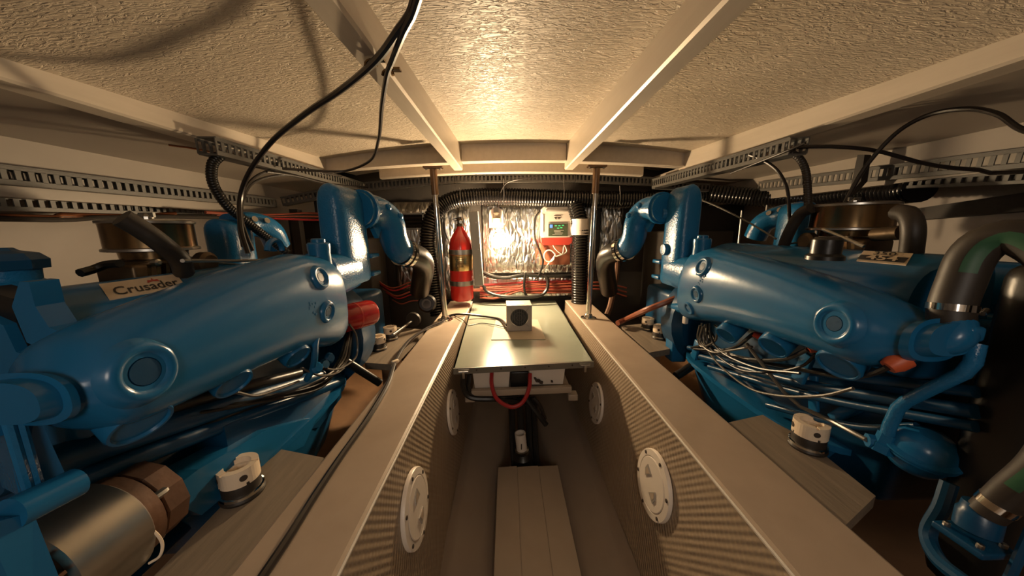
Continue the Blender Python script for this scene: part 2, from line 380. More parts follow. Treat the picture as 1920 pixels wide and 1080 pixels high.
# crossbeam: curved angle in front of the bulkhead
def arc_beam(xa, xb, y0, y1, zb, zt_over, name_label, m='beam', flange=True):
    t = thing('cross_beam', name_label, 'beam', ((xa + xb) / 2, y0, zb))
    rs = []; n = 14
    for i in range(n + 1):
        x = xa + (xb - xa) * i / n; d = -0.030 * (x / 0.72) ** 2
        z0 = zb + d; z1 = zc(x, y0) + zt_over; b = 0.004
        rs.append([V(x, y0, z1), V(x, y0, z0 + b), V(x, y0 + b, z0), V(x, y1, z0), V(x, y1, z1)])
    obj('web', MB().rings(rs, True, smooth=False), m, t)
    if flange:
        rs = []
        for i in range(n + 1):
            x = xa + (xb - xa) * i / n; d = -0.030 * (x / 0.72) ** 2; z0 = zb + d
            rs.append([V(x, y0 - 0.012, z0 + 0.004), V(x, y0 - 0.012, z0), V(x, y0 + 0.01, z0), V(x, y0 + 0.01, z0 + 0.004)])
        obj('flange', MB().rings(rs, True, smooth=False), m, t)
    return t
arc_beam(-0.785, -0.285, 1.325, 1.36, 1.034, 0.01, 'curved cross beam left of the centre beams')
arc_beam(-0.240, 0.182, 1.325, 1.36, 1.036, 0.01, 'curved cross beam between the two centre beams')
arc_beam(0.226, 0.665, 1.325, 1.36, 1.034, 0.01, 'curved cross beam right of the centre beams')
arc_beam(-0.62, 0.55, 1.44, 1.47, 1.012, 0.01, 'lower curved ledge beam behind the two posts', flange=False)

# ================================================================== LAMPS
lp = PY(930, 447, 1.60)
pl = bpy.data.lights.new('work_lamp_light', 'POINT'); pl.energy = LAMP_W; pl.color = (1.0, 0.72, 0.42); pl.shadow_soft_size = 0.03
po = bpy.data.objects.new('work_lamp_light', pl); COL.objects.link(po); po.location = lp + V(0, -0.05, 0.0)
fl = bpy.data.lights.new('fill_light', 'POINT'); fl.energy = FILL_W; fl.color = (1.0, 0.88, 0.76); fl.shadow_soft_size = 0.12
fo = bpy.data.objects.new('fill_light', fl); COL.objects.link(fo); fo.location = (0.05, -0.45, 0.92)

# ================================================================== WIRE DUCTS
def ext(a, b, f=0.75): return a + (a - b) * f      # carry a run on towards the stern
def duct(a, b, h, wdt, label, side, up=(0, 0, 1), pitch=0.0185):
    """slotted cable duct from a to b; slotted walls on both sides, solid base and cover. side = direction of the visible wall"""
    a = Vector(a); b = Vector(b); t = (b - a); L = t.length; t.normalize(); upv = Vector(up); upv = (upv - t * upv.dot(t)).normalized()
    n = t.cross(upv)
    if n.dot(Vector(side)) < 0: n = -n
    root = thing('wire_duct', label, 'cable duct', a)
    rot = Matrix((t, n, upv)).transposed()
    def bx(mb, l0, l1, n0, n1, z0, z1):
        c = a + t * ((l0 + l1) / 2) + n * ((n0 + n1) / 2) + upv * ((z0 + z1) / 2)
        mb.box(c, (l1 - l0, n1 - n0, z1 - z0), rot)
    th = 0.0025
    for nm, n0 in (('slotted_wall', 0.0), ('slotted_wall', -wdt)):
        mb = MB(); bx(mb, 0, L, n0 - th, n0, 0, h * 0.22); bx(mb, 0, L, n0 - th, n0, h * 0.82, h)
        k = int(L / pitch)
        for i in range(k + 1):
            l0 = i * L / k - pitch * 0.22
            bx(mb, max(l0, 0), min(l0 + pitch * 0.45, L), n0 - th, n0, h * 0.2, h * 0.84)
        obj(nm, mb, 'duct', root)
    mb = MB(); bx(mb, 0, L, -wdt, 0, -th, 0); obj('base', mb, 'duct', root)
    mb = MB(); bx(mb, 0, L, -wdt - th, th, h, h + th); obj('cover', mb, 'duct', root)
    return root
duct(ext(PX(0, 342, -1.06), PX(520, 388, -1.06), 1.2), PX(520, 388, -1.06), 0.033, 0.03, 'long grey slotted duct along the left side', (1, 0, 0))
duct(ext(PX(0, 392, -1.13), PX(420, 405, -1.13), 1.5), PX(420, 405, -1.13), 0.028, 0.03, 'lower grey slotted duct behind the long left one', (1, 0, 0))
duct(PX(408, 288, -0.745), PX(683, 358, -0.745), 0.036, 0.045, 'grey slotted duct under the left side beam, open end with black conduit', (1, 0, 0))
duct(PX(1478, 288, 0.630), PX(1222, 352, 0.630), 0.036, 0.045, 'grey slotted duct under the right side beam', (-1, 0, 0))
duct(ext(PX(1920, 312, 1.035), PX(1420, 358, 1.035), 1.2), PX(1420, 358, 1.035), 0.036, 0.03, 'long grey slotted duct along the right side', (-1, 0, 0))
duct(ext(PX(1920, 342, 1.06), PX(1690, 352, 1.06), 3), PX(1690, 352, 1.06), 0.022, 0.02, 'short dark lower duct at the far right edge', (-1, 0, 0))
duct(PY(530, 385, 1.42), PY(606, 370, 1.42), 0.033, 0.03, 'short cross duct behind the left riser', (0, -1, 0))
# arched duct above the bulkhead, in three pieces
dy = 1.575
duct(PY(686, 357, dy), PY(852, 342, dy), 0.036, 0.03, 'left piece of the arched slotted duct above the bulkhead', (0, -1, 0))
duct(PY(853, 342, dy), PY(1078, 340, dy), 0.036, 0.03, 'middle piece of the arched slotted duct above the bulkhead', (0, -1, 0))
duct(PY(1079, 340, dy), PY(1228, 348, dy), 0.036, 0.03, 'right piece of the arched slotted duct above the bulkhead', (0, -1, 0))
duct(PY(1228, 352, 1.50), PY(1330, 358, 1.50), 0.03, 0.03, 'cross duct behind the right riser', (0, -1, 0))

# ================================================================== BULKHEAD
def foil_panel(px0, py0, px1, py1, y, label, th=0.02, puff=0.012):
    a = PY(px0, py1, y); b = PY(px1, py0, y); nx_, nz_ = 22, 16; mb = MB(); vv = []
    for j in range(nz_ + 1):
        for i in range(nx_ + 1):
            u, v_ = i / nx_, j / nz_; x = a.x + (b.x - a.x) * u; z = a.z + (b.z - a.z) * v_
            e = min(u, 1 - u, v_, 1 - v_); k = min(e / 0.10, 1.0); k = math.sqrt(k)
            d = puff * k + 0.008 * noise.noise(V(x * 14, 3, z * 9)) * k + 0.003 * noise.noise(V(x * 45, 9, z * 20)) * k
            vv.append(V(x, y + th - th * k - d, z))
    n = nx_ + 1
    mb.add(vv, [(j * n + i, j * n + i + 1, (j + 1) * n + i + 1, (j + 1) * n + i) for j in range(nz_) for i in range(nx_)])
    mb.box(((a.x + b.x) / 2, y + th + 0.004, (a.z + b.z) / 2), (b.x - a.x, 0.008, b.z - a.z))
    return obj('foil_insulation_panel', mb, 'foil', label=label, cat='insulation')
foil_panel(907, 376, 1122, 513, 1.70, 'large bright foil insulation panel behind the lamp and charger')
foil_panel(906, 516, 1084, 560, 1.71, 'low foil insulation strip behind the red cables')
foil_panel(832, 380, 882, 562, 1.70, 'tall foil insulation panel behind the extinguisher')
foil_panel(742, 378, 818, 545, 1.71, 'dim foil insulation panel left of the left post')
foil_panel(1124, 380, 1172, 505, 1.70, 'foil insulation panel right of the right post')

# corrugated ventilation hose
hy = 1.62
obj('ventilation_hose', corr([PY(1330, 368, 1.56), PY(1230, 374, 1.60), PY(1120, 374, hy), PY(960, 369, hy), PY(880, 370, hy), PY(838, 380, hy), PY(812, 405, 1.60), PY(803, 450, 1.59), PY(812, 520, 1.59), PY(822, 590, 1.58)], 0.043, 0.0135, 0.13, 20),
    'blackgloss', label='black corrugated hose running under the arched duct and down beside the left post', cat='hose')
t = thing('ventilation_hose', 'black corrugated hose hanging right of the charger, white patch on it', 'hose', PY(1088, 570, 1.60))
obj('hose_body', corr([PY(1078, 383, hy), PY(1087, 420, 1.60), PY(1087, 480, 1.595), PY(1086, 575, 1.59)], 0.043, 0.0135, 0.12, 20), 'blackgloss', t)
mb = MB(); c0 = PY(1087, 420, 1.60); ax = (PY(1087, 470, 1.60) - c0).normalized()
rs = []
for i in range(8):
    q = i / 7; r_ = 0.0455 + 0.001 * math.sin(i * 2.2)
    rs.append([c0 + V(0, 0, 0.025 - 0.08 * q) + V(math.sin(a_) * r_, -math.cos(a_) * r_, 0) for a_ in [R(-75 + 165 * k / 12 + 10 * math.sin(i)) for k in range(13)]])
mb.add([p for r_ in rs for p in r_], [(i * 13 + k, i * 13 + k + 1, (i + 1) * 13 + k + 1, (i + 1) * 13 + k) for i in range(7) for k in range(12)])
obj('white_patch', mb, 'white', t, label='torn white plastic patch')
obj('ventilation_hose', corr([PY(1330, 362, 1.50), PY(1420, 370, 1.40), PY(1510, 372, 1.25), PY(1600, 362, 1.08), PY(1680, 358, 0.95), PY(1725, 352, 0.88)], 0.040, 0.0135, 0.13, 18),
    'blackgloss', label='black corrugated hose along the right side behind the brass air cleaner', cat='hose')
# wire hangers of the hose
for i, (px, p0, p1) in enumerate(((862, 352, 382), (944, 335, 380), (1057, 337, 378), (1162, 348, 382))):
    cable('hanger_wire', [PY(px, p0, 1.575), PY(px + 1, p1 - 12, 1.574), PY(px, p1, 1.572), PY(px + 3, p1 + 3, 1.575)], 0.0016, 'steel',
          ['thin wire hanger left of the extinguisher top', 'thin wire hanger above the work lamp', 'thin wire hanger above the charger', 'thin wire hanger right of the right post'][i], 'wire', n=14, seg=6, group='wire hangers of the corrugated hose')

# ------------------------------------------------------------------ posts
def post(pb, pt, label):
    b = PZ(pb[0], pb[1], 0.38); y = b.y; tp = PY(pt[0], pt[1], y); t = thing('support_post', label, 'post', b)
    d = (tp - b); mid = b + d * 0.84
    obj('tube', MB().tube([b + d * 0.004, mid], 0.0115, 20), 'chrome', t)
    obj('sleeve', MB().tube([mid - d * 0.01, b + d * 0.985], 0.0145, 16), 'bronze', t)
    obj('base_flange', MB().lathe(b, (0, 0, 1), [(0.033, 0), (0.033, 0.003), (0.020, 0.006), (0.016, 0.016), (0.0125, 0.02)], 24), 'chrome', t)
    mb = MB(); mb.box(tp + V(0, 0, -0.002), (0.075, 0.03, 0.007)); obj('top_bracket', mb, 'bronze', t)
    for k in (-1, 1): obj('screw', MB().lathe(b + V(k * 0.024, -0.008, 0.003), (0, 0, 1), [(0.0035, 0), (0.003, 0.002)], 8), 'steel', t)
    for k in (-1, 1): obj('bracket_bolt', MB().lathe(tp + V(k * 0.028, 0, -0.006), (0, 0, -1), [(0.005, 0), (0.005, 0.004), (0.003, 0.005)], 6), 'steel', t)
    return t
post((835, 600), (812, 313), 'chrome support post standing on the left stringer')
post((1103, 596), (1119, 311), 'chrome support post standing on the right stringer')

# ------------------------------------------------------------------ fire extinguisher
ey = 1.575; eb = PY(867, 562, ey); et = PY(862, 418, ey); H = (et - eb).length; ax = (et - eb).normalized(); er = 0.0585
t = thing('fire_extinguisher', 'red fire extinguisher strapped to the bulkhead left of the work lamp', 'extinguisher', eb)
obj('cylinder', MB().lathe(eb, ax, [(er * 0.82, 0), (er * 0.97, 0.006), (er, 0.016), (er, H * 0.66), (er * 0.97, H * 0.72), (er * 0.86, H * 0.79), (er * 0.66, H * 0.85), (er * 0.44, H * 0.90), (er * 0.27, H * 0.94), (er * 0.25, H * 0.97)], 36), 'red', t)
obj('name_plate', MB().lathe(eb, ax, [(er * 1.005, H * 0.40), (er * 1.012, H * 0.402), (er * 1.012, H * 0.598), (er * 1.005, H * 0.60)], 36, cap=False), 'gold', t, label='gold printed name plate')
ct = eb + ax * (H * 0.97)
obj('neck', MB().lathe(ct, ax, [(0.017, -0.005), (0.017, 0.006), (0.012, 0.008), (0.012, 0.022), (0.016, 0.024), (0.016, 0.034), (0.008, 0.038)], 16), 'brassdull', t)
obj('handle', MB().box(ct + V(-0.012, -0.006, 0.034), (0.045, 0.012, 0.005), Euler((0, R(-14), 0)).to_matrix()).box(ct + V(-0.010, -0.006, 0.022), (0.040, 0.012, 0.004)), 'black', t)
obj('gauge', MB().lathe(ct + V(0.006, -0.014, 0.016), (0.2, -1, 0), [(0.009, 0), (0.009, 0.006), (0.007, 0.007)], 14), 'steel', t)
for q in (0.635, 0.235):
    s_ = obj('strap', MB().lathe(eb, ax, [(er * 1.01, H * q - 0.012), (er * 1.04, H * q - 0.011), (er * 1.04, H * q + 0.011), (er * 1.01, H * q + 0.012)], 36, cap=False), 'steel', t)
    obj('buckle', MB().box(eb + ax * (H * q) + V(er * 1.06, -0.004, 0), (0.012, 0.02, 0.03), bev=0.002), 'steel', s_)
mb = MB()
for k in range(6): mb.box(eb + ax * (H * (0.575 - 0.024 * k)) + V(0, -er * 1.016, 0), (0.042 if k % 2 else 0.03, 0.0008, 0.0022))
obj('plate_lettering', mb, 'rust', t)

# ------------------------------------------------------------------ grey trunking
mb = MB(); a = PY(888, 396, 1.555); b = PY(899, 535, 1.555); d = b - a
rot = Matrix(((1, 0, 0), (0, 1, 0), (0, 0, 1))); ang = math.atan2(d.x, -d.z)
mb.box((a + b) / 2, (0.044, 0.035, d.length), Euler((0, ang * -1, 0)).to_matrix(), bev=0.003)
t = obj('cable_trunking', mb, 'greybox', label='grey upright cable trunking beside the fire extinguisher', cat='trunking')
mb = MB(); mb.box((a + b) / 2 + V(0.002, -0.0185, 0), (0.038, 0.003, d.length * 0.97), Euler((0, -ang, 0)).to_matrix()); obj('trunking_cover', mb, 'greybox', t)
for q in (0.15, 0.5, 0.85): obj('screw', MB().lathe(a.lerp(b, q) + V(0.01, -0.019, 0), (0, -1, 0), [(0.003, 0), (0.003, 0.002)], 8), 'steel', t)

# ------------------------------------------------------------------ work lamp
lz = PY(932, 446, 1.60)
t = thing('work_lamp', 'lit caged work lamp hanging on the foil bulkhead', 'lamp', lz + V(0, 0.04, -0.1))
top = PY(930, 395, 1.63)
# shield: half cylinder plate behind the bulb with rounded head
mb = MB(); prof = []
for k in range(13):
    a_ = R(180 * k / 12); prof.append(top + V(math.cos(a_) * 0.036, 0.02, math.sin(a_) * 0.03 - 0.012))
pl_ = prof + [top + V(-0.036, 0.02, -0.085), top + V(0.036, 0.02, -0.085)]
mb.prism(pl_, (0, 0.006, 0)); obj('reflector', mb, 'white', t)
obj('socket', MB().lathe(top + V(0.002, -0.01, -0.062), (0, 0, 1), [(0.026, 0), (0.026, 0.022), (0.020, 0.026), (0.018, 0.05), (0.012, 0.054)], 20), 'board', t)
obj('hook', MB().tube(spline([top + V(0, 0.004, -0.01), top + V(0, -0.006, 0.02), top + V(0.004, 0.0, 0.045), top + V(0, 0.01, 0.06)], 20), 0.002, 6), 'steel', t)
obj('handle_grip', MB().box(top + V(0, -0.004, -0.002), (0.026, 0.02, 0.03), bev=0.004), 'greybox', t)
bc = lz + V(0, -0.0, -0.012)
obj('bulb', MB().lathe(bc, (0, 0, -1), [(0.011, -0.032), (0.013, -0.02), (0.022, -0.004), (0.027, 0.012), (0.025, 0.026), (0.015, 0.037), (0.004, 0.041)], 20), 'bulb', t)
mb = MB()
for k in range(6):
    a_ = R(60 * k + 15); u = V(math.cos(a_), math.sin(a_), 0)
    mb.tube(spline([bc + u * 0.030 + V(0, 0, 0.05), bc + u * 0.041 + V(0, 0, 0.01), bc + u * 0.040 + V(0, 0, -0.035), bc + u * 0.022 + V(0, 0, -0.062), bc + V(0, 0, -0.068)], 18), 0.0013, 6)
for z_, r_ in ((0.03, 0.036), (0.0, 0.0415), (-0.035, 0.040)):
    mb.tube([bc + V(math.cos(2 * math.pi * k / 24) * r_, math.sin(2 * math.pi * k / 24) * r_, z_) for k in range(25)], 0.0013, 6, cap=False)
obj('wire_cage', mb, 'steel', t)
po.location = bc + V(0, -0.03, -0.01)
cable('lamp_cord', [top + V(0, -0.0, 0.045), PY(934, 372, 1.60), PY(948, 345, 1.56), PY(975, 336, 1.53), PY(1010, 331, 1.52)], 0.003, 'cable', 'thin black cord from the work lamp up to the duct', 'cord')

# ------------------------------------------------------------------ battery charger
a = PY(1014, 447, 1.64); b = PY(1073, 388, 1.64); cx_, cz_ = (a.x + b.x) / 2, (a.z + b.z) / 2; W_, H_ = b.x - a.x, b.z - a.z
t = thing('battery_charger', 'white wall charger with red lower case and small lit display', 'charger', (cx_, 1.66, a.z - 0.04))
def octo(x0, x1, z0, z1, y, c=0.012): return [V(x0 + c, y, z0), V(x1 - c, y, z0), V(x1, y, z0 + c), V(x1, y, z1 - c), V(x1 - c, y, z1), V(x0 + c, y, z1), V(x0, y, z1 - c), V(x0, y, z0 + c)]
obj('case', MB().prism(octo(a.x, b.x, a.z, b.z, 1.625), (0, 0.05, 0)).prism([V(p.x, p.y, p.z) for p in octo(a.x + .004, b.x - .004, a.z + .004, b.z - .004, 1.620)], (0, 0.01, 0)), 'white', t)
obj('top_vent', MB().box((cx_, 1.619, b.z - 0.018), (W_ * 0.72, 0.004, 0.012), bev=0.001), 'hbox', t, label='pale recessed top vent')
for k in (-1, 1): obj('side_moulding', MB().prism([V(cx_ + k * W_ * 0.5, 1.621, cz_ + 0.05), V(cx_ + k * W_ * 0.44, 1.618, cz_ + 0.04), V(cx_ + k * W_ * 0.44, 1.618, cz_ - 0.045), V(cx_ + k * W_ * 0.5, 1.621, cz_ - 0.055)], (0, 0.01, 0)), 'white', t)
obj('lower_case', MB().prism([V(a.x, 1.617, a.z + 0.004), V(b.x, 1.617, a.z + 0.004), V(b.x - 0.002, 1.617, a.z - 0.022), V(b.x - 0.016, 1.617, a.z - 0.034), V(a.x + 0.016, 1.617, a.z - 0.034), V(a.x + 0.002, 1.617, a.z - 0.022)], (0, 0.055, 0)), 'redplastic', t, label='red lower terminal cover')
dsp = obj('display', MB().box((cx_ + 0.006, 1.6185, a.z + 0.043), (W_ * 0.62, 0.003, 0.064)), 'screen', t)
mb = MB(); mb.box((cx_ - 0.030, 1.6165, a.z + 0.062), (0.014, 0.002, 0.016)); obj('status_light', mb, 'blue_led', dsp)
for k, (u, v_) in enumerate(((-0.006, 0.064), (0.012, 0.064), (0.030, 0.066), (0.022, 0.054), (0.006, 0.052))):
    obj('status_light', MB().box((cx_ + u, 1.6165, a.z + v_), (0.011, 0.002, 0.004)), 'green_led', dsp)
mb = MB()
for k in range(4): mb.box((cx_ + 0.002 + 0.008 * (k % 2), 1.6165, a.z + 0.020 + 0.007 * k), (0.05 - 0.008 * (k % 3), 0.0015, 0.0022))
obj('printed_text', mb, 'whiteink', dsp)
# printed world map mark and word line above the display
mb = MB()
for pts in ([(-14, 0), (-4, 1), (-2, -3), (-6, -5), (-7, -11), (-9, -6), (-13, -4)], [(1, 0), (12, 1), (14, -3), (9, -5), (6, -4), (5, -10), (2, -5)]):
    mb.prism([V(cx_ + 0.002 + u * 0.0012, 1.6185, b.z - 0.052 + v_ * 0.0012) for u, v_ in pts], (0, 0.001, 0))
obj('map_emblem', mb, 'dirt_and_holes', t, label='small dark two-part world map emblem')
obj('brand_line', MB().box((cx_ + 0.002, 1.6185, b.z - 0.044), (0.036, 0.001, 0.004)), 'dirt_and_holes', t)
obj('caption_line', MB().box((cx_ + 0.006, 1.6185, a.z + 0.081), (W_ * 0.62, 0.001, 0.0025)), 'dirt_and_holes', t)
# terracotta mounting board with white wires
a2 = PY(1012, 497, 1.66); b2 = PY(1070, 455, 1.66)
mb = MB(); mb.box(((a2.x + b2.x) / 2, 1.672, (a2.z + b2.z) / 2), (b2.x - a2.x, 0.02, b2.z - a2.z), bev=0.002)
t = obj('mounting_board', mb, 'terracotta', label='terracotta board below the charger', cat='board')
loop = [PY(1030 + 10 * math.cos(a_), 480 + 11 * math.sin(a_), 1.635) for a_ in [2 * math.pi * k / 10 for k in range(11)]]
cable('wire_coil', [PY(1058, 458, 1.64), PY(1062, 472, 1.64), PY(1046, 480, 1.635)] + loop + [PY(1024, 500, 1.64), PY(1018, 512, 1.645)], 0.004, 'white', 'white wires coiled below the charger', 'wire', n=110)
cable('charger_wire', [PY(1036, 458, 1.64), PY(1042, 468, 1.635), PY(1054, 476, 1.635), PY(1057, 462, 1.64)], 0.0025, 'white', 'short white wire loop under the charger', 'wire', n=30)
cable('charger_lead', [PY(1014, 395, 1.655), PY(1004, 410, 1.65), PY(1003, 445, 1.645), PY(1014, 475, 1.64), PY(1018, 492, 1.635), PY(1011, 515, 1.645), PY(1004, 522, 1.65)], 0.006, 'black', 'thick black lead looping left of the charger')
# cable runs low on the bulkhead
for k, (m, r_) in enumerate((('black', 0.009), ('black', 0.006))):
    cable('battery_cable', [PY(905, 510 + 5 * k, 1.66), PY(925, 518 + 3 * k, 1.65), PY(950, 521, 1.645), PY(985, 515 + 3 * k, 1.65), PY(1020, 518, 1.65), PY(1078, 516 + 5 * k, 1.66)], r_, m,
          ['thick black cable sagging under the bright foil panel', 'thinner black cable sagging under the bright foil panel'][k])
redl = ['topmost', 'second', 'third', 'fourth', 'fifth', 'lowest']
for k in range(6):
    y0_ = 533 + 4.6 * k
    cable('red_cable', [PY(900, y0_ + 2, 1.67), PY(930, y0_ + (k % 2) * 3, 1.665), PY(975, y0_ - 3 - k * 0.8 + 4 * math.sin(k), 1.66), PY(985, y0_ - 4 - k * 0.7, 1.66), PY(1030, y0_ - 5 - k * 0.5, 1.665), PY(1090, y0_ - 6 - k * .5, 1.67)], 0.0062, 'rustcable' if k % 3 else 'redcable',
          redl[k] + ' rust-red cable in the run behind the lid', group='rust-red cables along the bulkhead')
cable('loop_cable', [PY(906, 535, 1.64), PY(915, 548, 1.63), PY(945, 556, 1.62), PY(1005, 556, 1.62), PY(1024, 545, 1.63), PY(1027, 525, 1.64), PY(1020, 516, 1.65)], 0.009, 'black', 'black cable loop round the red cables')
cable('loop_cable', [PY(985, 512, 1.648), PY(983, 530, 1.64), PY(984, 548, 1.64), PY(990, 558, 1.64)], 0.007, 'black', 'short upright black cable crossing the red cables')
# left of the left post: louvre, wires, round fitting
t = thing('vent_louvre', 'small black louvre on the bulkhead left of the left post', 'vent', PY(772, 430, 1.60))
a = PY(752, 431, 1.60); b = PY(795, 399, 1.60)
mb = MB(); fr = 0.008
for (x0, x1, z0, z1) in ((a.x, b.x, a.z, a.z + fr), (a.x, b.x, b.z - fr, b.z), (a.x, a.x + fr, a.z, b.z), (b.x - fr, b.x, a.z, b.z)): mb.box(((x0 + x1) / 2, 1.60, (z0 + z1) / 2), (x1 - x0, 0.02, z1 - z0))
obj('frame', mb, 'steel', t)
for k in range(4): obj('slat', MB().box(((a.x + b.x) / 2, 1.602, a.z + 0.018 + 0.018 * k), (b.x - a.x - 0.012, 0.003, 0.02), Euler((R(35), 0, 0)).to_matrix()), 'black', t)
t = thing('round_hose_fitting', 'dark round hose end low beside the left post', 'fitting', PY(802, 585, 1.40))
rc = PY(802, 569, 1.40)
obj('outer_ring', MB().lathe(rc, (0.1, -1, 0.25), [(0.030, 0), (0.040, 0.004), (0.042, 0.016), (0.034, 0.024), (0.022, 0.024), (0.020, 0.004)], 26), 'black', t)
obj('inner_ring', MB().lathe(rc + V(0, -0.018, 0.003), (0.1, -1, 0.25), [(0.022, 0), (0.022, 0.006), (0.015, 0.006), (0.015, 0.0)], 22), 'greywire', t)
for k in range(7):
    cable('red_wire', [PY(700 + 6 * k, 520 + 7 * k, 1.62), PY(735 + 3 * k, 540 + 5 * k, 1.58), PY(775, 528 + 6 * k, 1.60), PY(812, 535 + 5 * k, 1.64)], 0.0035 + 0.001 * (k % 2), ('rustcable', 'redcable', 'black')[k % 3],
          'thin wire tangled on the bulkhead behind the left elbow', 'wire', n=24, seg=6, group='wire tangle behind the left elbow')
for k in range(3):
    cable('red_cable', [PY(905 - 20 * k, 540 + 3 * k, 1.66), PY(1100, 530 + 6 * k, 1.66), PY(1140, 532 + 7 * k, 1.65), PY(1175, 540 + 8 * k, 1.63)], 0.005, 'rustcable', ('upper', 'middle', 'lower')[k] + ' red cable running right behind the right post', n=30, group='red cables behind the right post')
cable('brown_hose', [PY(1158, 480, 1.52), PY(1155, 520, 1.48), PY(1145, 570, 1.42), PY(1138, 590, 1.40)], 0.013, 'rust', 'dark rusty pipe standing behind the right stringer', 'pipe')

# ================================================================== BATTERY BOX LID AND BILGE WELL
ZL = 0.360
FLc, FRc, BLc, BRc = PZ(850, 690, ZL), PZ(1113, 677, ZL), PZ(886, 568, ZL), PZ(1040, 562, ZL)
t = thing('battery_hatch', 'grey painted lid over the batteries between the stringers', 'lid', (FLc + FRc + BLc + BRc) / 4)
dn = V(0, 0, -0.006)
obj('panel', MB().prism([FLc, FRc, BRc, BLc], dn), 'lid', t)
fd = (FRc - FLc).normalized(); fn = V(fd.y, -fd.x, 0)
mb = MB(); mb.prism([FLc + fn * 0.004, FRc + fn * 0.004, FRc + fn * 0.004 + V(0, 0, -0.019), FLc + fn * 0.004 + V(0, 0, -0.019)], -fn * 0.006); obj('front_edge', mb, 'lidedge', t, label='galvanised front edge strip')
for A, B in ((FLc, BLc), (FRc, BRc)):
    obj('side_edge', MB().prism([A, B, B + V(0, 0, -0.018), A + V(0, 0, -0.018)], (fd * 0.004 if A is FLc else -fd * 0.004)), 'lidedge', t)
for q in (0.07, 0.93):
    c_ = FLc.lerp(FRc, q) + fn * 0.006 + V(0, 0, -0.008)
    rot = Matrix((fd, fn, V(0, 0, 1))).transposed()
    la = obj('latch', MB().box(c_, (0.034, 0.005, 0.010), rot, bev=0.001), 'steel', t)
    obj('latch_lever', MB().box(c_ + fn * 0.006 + V(0, 0, -0.010), (0.007, 0.006, 0.022), rot, bev=0.001).tube([c_ - fd * 0.014 + fn * 0.006, c_ + fd * 0.014 + fn * 0.006], 0.0025, 8), 'steel', la)
for q in (0.16, 0.33, 0.5, 0.67, 0.84): obj('rivet', MB().lathe(FLc.lerp(FRc, q) + fn * 0.004 + V(0, 0, -0.008), fn, [(0.0025, 0), (0.0025, 0.001), (0.001, 0.002)], 8), 'dirt_and_holes', t)
# pad and heater
a, b, c_, d_ = PZ(921, 638, ZL), PZ(1023, 637, ZL), PZ(1008, 600, ZL), PZ(930, 600, ZL)
obj('cardboard_pad', MB().prism([p + V(0, 0, 0.0006) for p in (a, b, c_, d_)], (0, 0, 0.002)), 'board', label='pale cardboard pad under the little fan heater', cat='cardboard')
hb = PZ(974, 621, ZL + 0.0026); hw = 0.100; hh = 0.106; hd = 0.088
t = thing('fan_heater', 'small square metal fan heater on the battery lid', 'heater', hb)
rz = Matrix.Rotation(R(2), 3, 'Z')
def hbx(mb, c, s, bev=0.0): return mb.box(hb + rz @ Vector(c), s, rz, bev)
obj('case', hbx(hbx(hbx(hbx(MB(), (0, hd / 2, hh - 0.001), (hw, hd, 0.002)), (0, hd / 2, 0.001), (hw, hd, 0.002)), (-hw / 2 + 0.001, hd / 2, hh / 2), (0.002, hd, hh)), (hw / 2 - 0.001, hd / 2, hh / 2), (0.002, hd, hh)), 'hbox', t)
# front plate with a round opening
mb = MB(); N = 32; ro = 0.036; cz0 = hh * 0.53; outer = []; inner = []
for k in range(N):
    a_ = 2 * math.pi * k / N; cx_, sz_ = math.cos(a_), math.sin(a_); m_ = max(abs(cx_), abs(sz_))
    outer.append(hb + rz @ V(cx_ / m_ * hw / 2, 0, hh / 2 + sz_ / m_ * hh / 2)); inner.append(hb + rz @ V(cx_ * ro, 0, cz0 + sz_ * ro))
mb.add(outer + inner + [p + rz @ V(0, 0.003, 0) for p in inner], [(k, (k + 1) % N, N + (k + 1) % N, N + k) for k in range(N)] + [(N + k, N + (k + 1) % N, 2 * N + (k + 1) % N, 2 * N + k) for k in range(N)], False)
fp = obj('front_plate', mb, 'hbox', t)
for x in (-1, 1):
    for z in (-1, 1):
        p0 = hb + rz @ V(x * 0.026, -0.0015, cz0 + z * 0.026); p1 = hb + rz @ V(x * 0.039, -0.0015, cz0 + z * 0.039)
        obj('guard_arm', MB().tube([p0, p1], 0.0013, 6).lathe(p1, rz @ V(0, -1, 0), [(0.003, 0), (0.003, 0.0015)], 8), 'steel', fp)
for x in (-0.045, 0, 0.045): obj('screw', MB().lathe(hb + rz @ V(x, -0.0005, 0.006), (0, -1, 0), [(0.002, 0), (0.0015, 0.001)], 8), 'steel', fp)
obj('fan_recess', MB().lathe(hb + rz @ V(0, 0.004, cz0), rz @ V(0, 1, 0), [(ro, 0), (ro, 0.03)], 28, cap=True), 'black', t)
mb = MB()
for k in range(3): mb.tube([hb + rz @ V(math.cos(2 * math.pi * i / 28) * (0.011 + 0.0115 * k), -0.001, cz0 + math.sin(2 * math.pi * i / 28) * (0.011 + 0.0115 * k)) for i in range(29)], 0.0008, 6, cap=False)
obj('wire_guard', mb, 'greywire', t)
for k in range(7):
    x = -0.027 + 0.009 * k; l = math.sqrt(max(ro ** 2 - x * x, 0)) * 0.95
    obj('heating_fin', MB().box(hb + rz @ V(x, 0.003, cz0), (0.0014, 0.004, 2 * l), rz), 'greywire', t)
obj('rating_sticker', MB().box(hb + rz @ V(0.004, hd * 0.3, hh + 0.0004), (0.035, 0.02, 0.0006), rz), 'whiteink', t)
